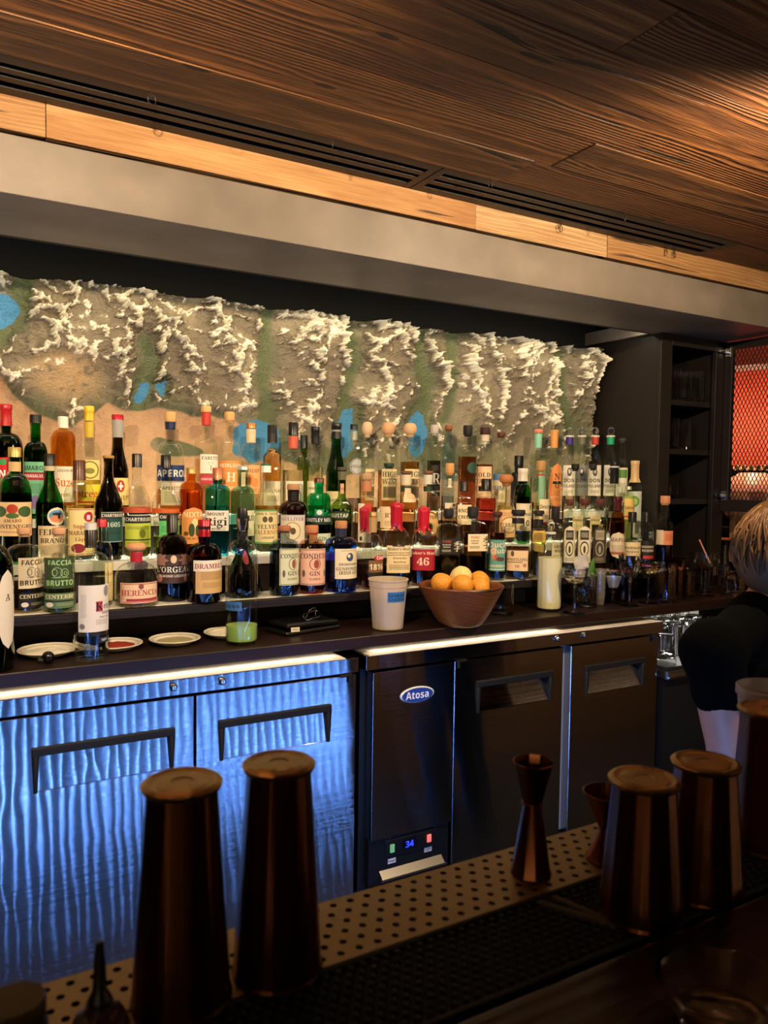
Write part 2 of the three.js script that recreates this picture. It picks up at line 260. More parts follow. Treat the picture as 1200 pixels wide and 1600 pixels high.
// track spots close under the ceiling, above the picture, aimed at the back bar
function spot(x, y, z, to, power, angle, label) {
  const t = thing('track_spotlight', label, 'lamp', [x, y, z]), dir = new THREE.Vector3(...to).sub(new THREE.Vector3(x, y, z)).normalize(), turn = new THREE.Quaternion().setFromUnitVectors(new THREE.Vector3(0, 1, 0), dir);
  part('bracket', [bx(-0.006, 0.006, 0.02, 0.094, -0.006, 0.006), bx(-0.02, 0.02, 0.084, 0.094, -0.06, 0.06)], blackMetal, t);
  part('housing', lathe([[0, -0.05], [0.024, -0.048], [0.028, -0.03], [0.028, -0.012], [0.026, -0.012], [0.024, -0.03], [0, -0.032]], 28).applyQuaternion(turn), blackMetal, t);
  part('lens', lathe([[0, -0.012], [0.024, -0.014], [0.022, -0.008], [0, -0.004]], 24).applyQuaternion(turn), glow('spot lens', WARM, 12), t);
  const l = new THREE.SpotLight(WARM, power, 0, angle, 0.4); l.position.set(x, y, z).addScaledVector(dir, 0.012); l.target.position.set(...to); l.castShadow = true; l.shadow.radius = 0.7; scene.add(l, l.target);
}
spot(0.11, 2.175, -0.77, [0.2, 1.7, -2.25], 7.5, 1.25, 'track spotlight near the ceiling aimed at the relief map above the vodka bottle');
spot(1.66, 2.175, -0.8, [1.7, 1.7, -2.25], 6, 1.25, 'track spotlight near the ceiling aimed at the right half of the back bar');
// pendant lamps over the guests' side, behind the picture: one read off a streak in the steel, one added for fill
function pendant(x, y, z, power, label) {
  const t = thing('pendant_lamp', label, 'lamp', [x, y, z]);
  part('cord', lathe([[0.002, 0.06], [0.002, 2.272 - y]], 8), blackMetal, t); part('socket', lathe([[0, 0.062], [0.014, 0.06], [0.016, 0.03], [0, 0.03]], 20), blackMetal, t);
  part('bulb', lathe([[0.012, 0.03], [0.016, 0.02], [0.03, 0], [0.026, -0.02], [0, -0.032]], 20, { crease: 0 }), glow('bulb', WARM, 30), t);
  const l = new THREE.PointLight(WARM, power); l.position.set(x, y - 0.003, z); l.castShadow = true; l.shadow.radius = 1.2; scene.add(l);
}
pendant(3.36, 1.75, 0.9, 1.3, 'bare pendant bulb over the guest tables beyond the bartender');
pendant(-1.3, 1.8, 1.2, 1.0, 'bare pendant bulb added as fill light on the entrance side');

// ------------------------------------------------------------------ relief map on the back wall
{
  const X0 = -0.75, X1 = 2.475, Y0 = 1.346, Y1 = 2.032, NX = 1020, NY = 230, h = new Float32Array(NX * NY);
  const sand = [[-0.8, 1.72], [-0.35, 1.80], [0.058, 1.783], [0.154, 1.741], [0.193, 1.685], [0.239, 1.644], [0.308, 1.602], [0.351, 1.585], [0.453, 1.655], [0.506, 1.627], [0.584, 1.638], [0.713, 1.645], [0.780, 1.673], [0.859, 1.652], [0.921, 1.582], [1.0, 1.50], [1.2, 1.45], [2.5, 1.40]];
  const valleys = [[[0.959, 2.05], [0.955, 1.904], [0.947, 1.776], [0.966, 1.55]], [[1.575, 2.06], [1.572, 1.916], [1.603, 1.775], [1.6, 1.55]], [[1.282, 2.08], [1.295, 1.892], [1.256, 1.753], [1.288, 1.55]], [[2.236, 2.05], [2.284, 1.872], [2.323, 1.767], [2.383, 1.6]], [[0.222, 2.06], [0.204, 1.941], [0.154, 1.863], [0.09, 1.786]], [[0.55, 1.87], [0.575, 1.79], [0.54, 1.66]], [[1.736, 2.07], [1.731, 1.881], [1.699, 1.7]], [[-0.3, 2.05], [-0.36, 1.8]]];
  const lakes = [[0.15, 1.937, 0.06, 0.05, 0.4], [0.558, 1.728, 0.022, 0.036, -0.4], [0.618, 1.737, 0.015, 0.025, 0.1], [0.945, 1.585, 0.085, 0.07, 0], [1.283, 1.63, 0.042, 0.09, 0], [1.592, 1.63, 0.045, 0.085, 0]];
  const segD = (px, py, a, b) => { const vx = b[0] - a[0], vy = b[1] - a[1], t = clamp(((px - a[0]) * vx + (py - a[1]) * vy) / (vx * vx + vy * vy)); return Math.hypot(px - a[0] - vx * t, py - a[1] - vy * t); };
  const sandY = (x) => { let k = 0; while (k < sand.length - 2 && x > sand[k + 1][0]) k++; return lerp(sand[k][1], sand[k + 1][1], clamp((x - sand[k][0]) / (sand[k + 1][0] - sand[k][0]))); };
  const lakeAt = (x, y) => { let v = 9; const wx = x + 0.045 * (fbm(x * 22, y * 22, 3) - 0.45), wy = y + 0.045 * (fbm(x * 22 + 7, y * 22, 3) - 0.45); for (const [lx, ly, a, b, t] of lakes) { const c = Math.cos(t), s = Math.sin(t), dx = wx - lx, dy = wy - ly; v = Math.min(v, Math.hypot((dx * c + dy * s) / a, (dy * c - dx * s) / b)); } return v; };
  const sn = createNoise2D(rnd), ridge = (x, y, oct = 4) => { let s = 0, a = 0.6, w = 1; for (let i = 0; i < oct; i++) { const n = 1 - Math.abs(sn(x, y)); s += a * n * n * w; w = clamp(n * n * 1.6); x = x * 2.07 + 3.7; y = y * 2.07 + 9.1; a *= 0.46; } return s; };
  const land = new Float32Array(NX * NY), val = new Float32Array(NX * NY), lk = new Float32Array(NX * NY);
  const gx = (i) => lerp(X0, X1, i / (NX - 1)), gy = (j) => lerp(Y0, Y1, j / (NY - 1));
  for (let j = 0; j < NY; j++) for (let i = 0; i < NX; i++) {
    const x = gx(i), y = gy(j), k = i + j * NX, wx = x + 0.07 * (fbm(x * 5, y * 5, 3) - 0.5), wy = y + 0.1 * (fbm(x * 5 + 40, y * 5, 3) - 0.5);
    let dv = 9; for (const v of valleys) for (let q = 0; q < v.length - 1; q++) dv = Math.min(dv, segD(wx, wy, v[q], v[q + 1]));
    const vm = step(0, 0.05, dv), L = step(-0.015, 0.05, wy - sandY(x)), lake = lakeAt(x, y), rise = step(1.5, 1.95, y), plateau = step(0.16, 0.05, Math.hypot(x - 0.33, (y - 1.76) * 1.3));
    const big = ridge(wx * 4.1 + 1.3, wy * 2.1 + 4.1, 5);
    let m = 0.2 * step(0, 0.16, dv) + 0.4 * big + 0.46 * ridge(wx * 8 + 8, wy * 13, 4) * (0.5 + 0.6 * big) + 0.3 * ridge(wx * 20 + 2, wy * 34 + 3, 3) * (0.45 + 0.7 * big);
    m = lerp(m, 0.32 + 0.08 * fbm(x * 20, y * 20), plateau * 0.75);
    let e = 0.04 + L * (0.06 + (0.34 + 0.66 * rise) * m * (0.2 + 0.8 * vm) * 1.05);
    if (lake < 1.7) e = lerp(0.05, e, step(0.95, 1.7, lake));
    const isl = step(0.09, 0.04, Math.hypot((wx - 0.66) * 0.8 - (wy - 1.54) * 0.5, (wy - 1.545) * 2.2)); e += isl * 0.09 * fbm(x * 40, y * 40);
    h[k] = e; land[k] = Math.max(L, isl); val[k] = vm; lk[k] = lake;
  }
  // rain: droplets carve the gullies
  for (let n = 0; n < 36000; n++) {
    let x = rnd() * (NX - 3) + 1, y = rnd() * (NY - 3) + 1, dx = 0, dy = 0, sp = 1, wat = 1, sed = 0;
    for (let s = 0; s < 56; s++) {
      const i = Math.floor(x), j = Math.floor(y), u = x - i, v = y - j, k = i + j * NX;
      const a = h[k], b = h[k + 1], c = h[k + NX], d = h[k + NX + 1], ex = (b - a) * (1 - v) + (d - c) * v, ey = (c - a) * (1 - u) + (d - b) * u, e0 = a * (1 - u) * (1 - v) + b * u * (1 - v) + c * (1 - u) * v + d * u * v;
      dx = dx * 0.12 - ex * 0.88; dy = dy * 0.12 - ey * 0.88; const l = Math.hypot(dx, dy); if (l < 1e-7) break; dx /= l; dy /= l; x += dx; y += dy;
      if (x < 1 || y < 1 || x > NX - 3 || y > NY - 3) break;
      const i2 = Math.floor(x), j2 = Math.floor(y), u2 = x - i2, v2 = y - j2, k2 = i2 + j2 * NX, e1 = h[k2] * (1 - u2) * (1 - v2) + h[k2 + 1] * u2 * (1 - v2) + h[k2 + NX] * (1 - u2) * v2 + h[k2 + NX + 1] * u2 * v2, dh = e1 - e0;
      const cap = Math.max(-dh, 0.0006) * sp * wat * 7;
      let q; if (sed > cap || dh > 0) { q = dh > 0 ? Math.min(dh, sed) : (sed - cap) * 0.2; sed -= q; } else { q = -Math.min((cap - sed) * 0.4, -dh); sed -= q; }
      h[k] += q * (1 - u) * (1 - v); h[k + 1] += q * u * (1 - v); h[k + NX] += q * (1 - u) * v; h[k + NX + 1] += q * u * v;
      sp = Math.sqrt(Math.max(0, sp * sp - dh * 4)); wat *= 0.97;
    }
  }
  const pos = new Float32Array(NX * NY * 3), col = new Float32Array(NX * NY * 3), uv = new Float32Array(NX * NY * 2), idx = [], C = (hex) => { const c = new THREE.Color(hex); return [c.r, c.g, c.b]; };
  const SAND = C('#bf9a74'), ROCK = C('#756b56'), ROCK2 = C('#958a70'), GREEN = C('#5c6146'), VALLEY = C('#57633f'), SNOW = C('#f1ead0'), LAKE = C('#3f86b4'), TAN = C('#b59668');
  const mixc = (a, b, t) => a.map((v, i) => lerp(v, b[i], t));
  for (let j = 0; j < NY; j++) for (let i = 0; i < NX; i++) {
    const k = i + j * NX, x = gx(i), y = gy(j), e = h[k], n1 = fbm(x * 9 + 2, y * 9, 4), n2 = fbm(x * 60, y * 60, 3);
    pos[k * 3] = x; pos[k * 3 + 1] = y; pos[k * 3 + 2] = -2.535 + 0.012 + e * 0.125;
    let c = mixc(GREEN, ROCK, step(0.16, 0.42, e + 0.25 * (n1 - 0.5)));
    c = mixc(c, ROCK2, 0.7 * step(0.45, 0.6, n1 + 0.2 * (n2 - 0.5)));
    c = mixc(c, VALLEY, (1 - step(0.05, 0.7, val[k] + 0.3 * (n2 - 0.5))) * 0.85);
    c = mixc(c, TAN, 0.8 * step(0.14, 0.04, Math.hypot(x - 0.33, (y - 1.76) * 1.4)) * step(0.35, 0.6, n2 + 0.2));
    const A = (di, dj) => h[clamp(i + di, 0, NX - 1) + clamp(j + dj, 0, NY - 1) * NX], crest = e - (A(7, 0) + A(-7, 0) + A(0, 7) + A(0, -7) + A(4, 4) + A(-4, -4) + A(4, -4) + A(-4, 4)) / 8;
    c = mixc(c, SNOW, step(0.425, 0.52, e * 0.55 + 2.2 * crest + 0.5 * (n1 - 0.47) + 0.45 * (n2 - 0.47) + 0.06) * step(0.2, 0.45, e));
    c = mixc(SAND.map((v) => v * (0.72 + 0.25 * n2 + 0.3 * n1)), c, step(0.35, 0.5, land[k] + 0.1 * (n2 - 0.5)));
    c = mixc(LAKE.map((v) => v * (0.9 + 0.2 * n1)), c, step(0.96, 1.03, lk[k]));
    col.set(c, k * 3); uv[k * 2] = x; uv[k * 2 + 1] = y;
    if (i < NX - 1 && j < NY - 1) idx.push(k, k + 1, k + NX + 1, k, k + NX + 1, k + NX);
  }
  const g = new THREE.BufferGeometry(); g.setAttribute('position', new THREE.BufferAttribute(pos, 3)); g.setAttribute('color', new THREE.BufferAttribute(col, 3)); g.setAttribute('uv', new THREE.BufferAttribute(uv, 2)); g.setIndex(idx); g.computeVertexNormals();
  const t = thing('relief_map', 'painted terrain relief map with snowy ridges lakes and sand behind the bottles', 'relief map', [0, 0, 0]);
  const carved = floatTexture(1536, 512, (i, j) => { const x = i / 1536 * 1.2, y = j / 512 * 0.4, v = 0.55 * ridge(x * 34, y * 52, 3) + 0.45 * ridge(x * 90 + 7, y * 120, 2); return [v, v, v]; }, 1 / 1.2, 1 / 0.4);
  part('terrain', g, new THREE.MeshStandardMaterial({ vertexColors: true, roughness: 0.62, bumpMap: carved, bumpScale: 0.0035 }), t);
  // cut edges of the slab, following the profile
  const edge = (pts) => { const p = [], q = []; pts.forEach(([x, y, z]) => { p.push(x, y, z, x, y, -2.54); }); for (let i = 0; i < pts.length - 1; i++) q.push(2 * i, 2 * i + 1, 2 * i + 3, 2 * i, 2 * i + 3, 2 * i + 2); const e = new THREE.BufferGeometry(); e.setAttribute('position', new THREE.Float32BufferAttribute(p, 3)); e.setAttribute('uv', new THREE.Float32BufferAttribute(new Float32Array(p.length / 3 * 2), 2)); e.setIndex(q); e.computeVertexNormals(); return e; };
  const at = (i, j) => { const k = (i + j * NX) * 3; return [pos[k], pos[k + 1], pos[k + 2]]; };
  const top = [], right = []; for (let i = 0; i < NX; i++) top.push(at(i, NY - 1)); for (let j = NY - 1; j >= 0; j--) right.push(at(NX - 1, j));
  part('cut_edge', [edge(top), edge(right)], std('#b8ae96', 0.8), t);
  part('backing_board', bx(-0.78, 2.494, 1.344, 2.036, -2.558, -2.54, 0.001), trimMats[0], t);
}

// ------------------------------------------------------------------ back bar: counter, bottle steps
{
  const t = thing('back_counter', 'long dark stained wooden back bar counter', 'counter', [0, 0.974, -2.2]);
  part('top', bx(-2.3, 3.6, 0.002, 0.038, -0.3, 0.27, 0.004, 0.3, 0.2), counterMat, t);
  const sh = thing('bottle_steps', 'stepped back bar shelving with white tops and dark wooden fronts', 'shelf', [0, 1.0121, -2.3]);
  const z = (d) => -d + 2.3, y = (v) => v - 1.0121, top = std('#d9d5ca', 0.35), lit = glow('step diffuser', LEDWARM, 0.9);
  part('riser', bx(-2.3, 2.5, y(1.0125), y(1.09), z(2.235), z(2.215), 0.001), darkWood, sh);
  part('lip', bx(-2.3, 2.66, y(1.088), y(1.112), z(2.11), z(2.085), 0.002, 0.2), darkWood, sh);
  part('shelf_top', [bx(-2.3, 2.5, y(1.092), y(1.115), z(2.225), z(2.105), 0.001), bx(2.5, 2.66, y(1.092), y(1.115), z(2.144), z(2.105), 0.001)], top, sh);
  part('riser', bx(-2.3, 2.48, y(1.115), y(1.212), z(2.24), z(2.226), 0.001, 0.7), darkWood, sh);
  part('shelf_top', bx(-2.3, 2.48, y(1.2), y(1.225), z(2.345), z(2.215), 0.002), top, sh);
  part('shelf_extension', bx(2.48, 2.512, y(1.2), y(1.225), z(2.34), z(2.215), 0.001), top, sh);
  part('light_diffuser', bx(-0.47, 2.43, y(1.2245), y(1.2255), z(2.338), z(2.262), 0), lit, sh);
  part('riser', bx(-2.3, 2.48, y(1.225), y(1.318), z(2.36), z(2.346), 0.001, 0.7), darkWood, sh);
  part('shelf_top', bx(-2.3, 2.48, y(1.315), y(1.34), z(2.52), z(2.335), 0.002), top, sh);
  part('light_diffuser', bx(-0.47, 2.43, y(1.3395), y(1.3405), z(2.46), z(2.4), 0), lit, sh);
  const strip = (x0, x1, label) => { const s = thing('light_strip', label, 'light strip', [(x0 + x1) / 2, 0.974, -1.955]), L = (x1 - x0) / 2; part('diffuser', bx(-L, L, 0, 0.0018, -0.004, 0.004), glow('under led', LEDWARM, 3), s); };
  strip(-0.275, 0.975, 'warm light strip under the counter over the two door cooler lit blue');
  strip(1.09, 1.81, 'warm light strip under the counter over the cooler with the oval badge');
  const w = thing('light_strip', 'white light strip under the counter over the upturned glasses', 'light strip', [2.62, 0.9655, -2.0]); part('diffuser', bx(-0.25, 0.25, 0, 0.006, -0.01, 0.01), glow('rack led', new THREE.Color(1, 0.93, 0.84), 6), w);
}

// ------------------------------------------------------------------ coolers under the counter
function steelBox(...a) { return bx(...a); }
function doorFace(x0, x1, y0, y1, hx0, hx1, hy0, hy1, parent, ou, deep = 0.008) {   // door skin with a recessed grip, its black surround and its slanted pocket
  const s = new THREE.Shape([[x0, y0], [x1, y0], [x1, y1], [x0, y1]].map((p) => new THREE.Vector2(...p))), hole = new THREE.Path([[hx0, hy0], [hx0, hy1], [hx1, hy1], [hx1, hy0]].map((p) => new THREE.Vector2(...p))); s.holes.push(hole);
  const g = new THREE.ExtrudeGeometry(s, { depth: 0.034, bevelEnabled: true, bevelSize: 0.0015, bevelThickness: 0.0015, bevelSegments: 1 }); g.translate(0, 0, -0.0355);
  const d = part('door', metreUV(g, ou, 0), steel, parent);
  const q = (v, i) => { const e = new THREE.BufferGeometry(); e.setAttribute('position', new THREE.Float32BufferAttribute(v.flat(), 3)); e.setIndex(i); e.computeVertexNormals(); return metreUV(e.toNonIndexed(), ou, 0.3); };
  part('grip_pocket', q([[hx0, hy0, -0.001], [hx1, hy0, -0.001], [hx1, hy1, -deep], [hx0, hy1, -deep]], [0, 1, 2, 0, 2, 3]), steel, d);
  const t = 0.011;
  const cheek = (a, b) => q([[a, hy1, 0.006], [b, hy1, 0.006], [b - (b - a) * 0.25, hy0 - 0.003, 0.003], [a + (b - a) * 0.25, hy0 - 0.003, 0.003], [a, hy1, -0.033], [b, hy1, -0.033], [b - (b - a) * 0.25, hy0 - 0.003, -0.004], [a + (b - a) * 0.25, hy0 - 0.003, -0.004]], [0, 3, 2, 0, 2, 1, 4, 5, 6, 4, 6, 7, 0, 4, 7, 0, 7, 3, 1, 2, 6, 1, 6, 5, 3, 7, 6, 3, 6, 2, 0, 1, 5, 0, 5, 4]);
  part('grip_surround', [bx(hx0 - t, hx1 + t, hy1 - 0.008, hy1 + 0.012, -0.034, 0.007, 0.003), cheek(hx0 - t, hx0 + t * 0.5), cheek(hx1 - t * 0.5, hx1 + t)], std('#060607', 0.7), d);
  return d;
}
function lock(x, y, parent) { const l = part('lock', lathe([[0, 0.012], [0.005, 0.012], [0.0085, 0.009], [0.0105, 0.003], [0.011, 0]], 24).rotateX(Math.PI / 2).translate(x, y, 0.002), chrome, parent); part('keyhole', bx(x - 0.0008, x + 0.0008, y - 0.004, y + 0.004, 0.0135, 0.0145), blackPlastic, l); }
function cooler(x0, x1, label) {
  const t = thing('bar_cooler', label, 'cooler', [0, 0, -1.91]);
  part('body', [bx(x0 + 0.004, x1 - 0.004, 0.13, 0.912, -0.62, -0.042), bx(x0 + 0.03, x1 - 0.03, 0.1, 0.26, -0.6, -0.02)], std('#17181b', 0.5, 0.2), t);
  part('top_rail', bx(x0, x1, 0.916, 0.957, -0.62, 0.002, 0.0015, x0, 0), steel, t);
  for (const x of [x0 + 0.08, x1 - 0.08]) for (const z of [-0.08, -0.54]) part('caster', [lathe([[0, -0.02], [0.05, -0.02], [0.055, 0], [0.05, 0.02], [0, 0.02]], 20).rotateX(Math.PI / 2).rotateY(Math.PI / 2).translate(x, 0.056, z), bx(x - 0.02, x + 0.02, 0.06, 0.13, z - 0.02, z + 0.02)], rubber, t);
  return t;
}
{
  const t = cooler(-0.215, 1.026, 'stainless two door bar cooler washed in blue light');
  part('compressor_panel', bx(-0.205, 0.09, 0.3, 0.908, -0.036, 0, 0.0015, 0.1, 0), steel, t);
  doorFace(0.098, 0.553, 0.27, 0.908, 0.188, 0.495, 0.733, 0.824, t, 0.0);
  doorFace(0.561, 1.018, 0.27, 0.908, 0.629, 0.93, 0.733, 0.824, t, 0.31);
  lock(0.501, 0.939, t); lock(0.626, 0.939, t);
  part('hinge', [bx(0.965, 1.006, 0.907, 0.914, -0.01, 0.008, 0.002), lathe([[0, 0.89], [0.006, 0.89], [0.006, 0.915], [0, 0.915]], 12).translate(0.998, 0, 0.006)], blackMetal, t);
  single('filler_board', bx(-0.24, 0.985, 0.9575, 0.9595, -2.4, -1.909, 0, 0.2, 0.1), paleWood, 'pale wooden board on top of the blue lit cooler', 'board');
  const u = cooler(1.05, 2.286, 'stainless bar cooler with oval badge and digital control panel');
  const p = part('compressor_panel', bx(1.074, 1.356, 0.412, 0.908, -0.036, 0.001, 0.0015, 0.55, 0), steel, u);
  const badge = lathe([[0, 0.003], [1, 0.003], [1.02, 0.0015], [1.02, 0]], 48).rotateX(Math.PI / 2).scale(0.0585, 0.0235, 1).translate(1.2245, 0.826, 0.001);
  const b = part('badge', badge, std('#dfe4ee', 0.3), p);
  { const [g, m] = flatLabel({ bg: '#1c3f9e', t: [['Atosa', 0.52, 0.72, '#f2f4f8']] }, 0.112, 0.042); const s = new THREE.Shape(); s.absellipse(0, 0, 0.054, 0.0205, 0, Math.PI * 2); const e = new THREE.ShapeGeometry(s, 32), bb = g.attributes.uv, P = e.attributes.position, U = e.attributes.uv; const u0 = bb.getX(0), u1 = bb.getX(1), v1 = bb.getY(0), v0 = bb.getY(2); for (let i = 0; i < P.count; i++) U.setXY(i, lerp(u0, u1, P.getX(i) / 0.112 + 0.5), lerp(v0, v1, P.getY(i) / 0.042 + 0.5)); part('badge_print', e.translate(1.2245, 0.826, 0.0046), m, b); }
  doorFace(1.362, 1.801, 0.27, 0.908, 1.454, 1.746, 0.74, 0.826, u, 0.1, 0.03);
  doorFace(1.84, 2.262, 0.27, 0.908, 1.915, 2.185, 0.735, 0.824, u, 0.42, 0.03);
  part('door_gasket', bx(1.803, 1.838, 0.27, 0.908, -0.04, -0.03), std('#8a9098', 0.4), u);
  lock(1.769, 0.943, u); lock(1.89, 0.943, u);
  for (const x of [1.382, 2.245]) part('hinge', [bx(x - 0.02, x + 0.02, 0.907, 0.914, -0.01, 0.008, 0.002), lathe([[0, 0.89], [0.006, 0.89], [0.006, 0.915], [0, 0.915]], 12).translate(x - 0.012, 0, 0.006)], blackMetal, u);
  const c = part('control_panel', [bx(1.074, 1.356, 0.27, 0.41, -0.04, -0.012, 0.002), bx(1.128, 1.31, 0.345, 0.398, -0.012, -0.008, 0.002)], blackPlastic, u);
  { const [g, m] = flatLabel({ bg: '#02030a', t: [['34', 0.5, 0.9, '#5a7cff']] }, 0.05, 0.03); const mm = new THREE.MeshStandardMaterial({ map: m.map, emissiveMap: m.map, emissive: '#3a50ff', emissiveIntensity: 1.6, roughness: 0.3 }); part('display', g.translate(1.212, 0.372, -0.0072), mm, c); }
  part('power_switch', bx(1.143, 1.158, 0.36, 0.385, -0.008, -0.003, 0.002), glow('green switch', new THREE.Color(0.05, 0.7, 0.15), 0.35), c); part('light_switch', bx(1.273, 1.288, 0.362, 0.386, -0.008, -0.003, 0.002), glow('red switch', new THREE.Color(1, 0.1, 0.04), 0.8), c);
  for (const [x, y, s] of [[1.153, 0.332, 'Power'], [1.281, 0.337, 'Light']]) { const [g, m] = flatLabel({ bg: '#c8ccd0', t: [[s, 0.5, 0.7, '#23262a']] }, 0.027, 0.015); part('sticker', g.translate(x, y, -0.0115), m, c); }
  part('vent_lip', bx(1.105, 1.335, 0.288, 0.291, -0.012, 0.012), steelFlat, c); { const e = new THREE.PlaneGeometry(0.22, 0.03); e.rotateX(-0.9); part('vent_scoop', e.translate(1.22, 0.302, -0.002), steelFlat, c); }
  for (const x of [1.145, 1.305]) part('screw', lathe([[0, 0.002], [0.003, 0.0015], [0.0035, 0]], 12).rotateX(Math.PI / 2).translate(x, 0.404, -0.012), chrome, c);
  single('filler_board', bx(1.062, 2.27, 0.9575, 0.9595, -2.4, -1.909, 0, 1.2, 0.3), paleWood, 'pale wooden board on top of the badged cooler', 'board');
}
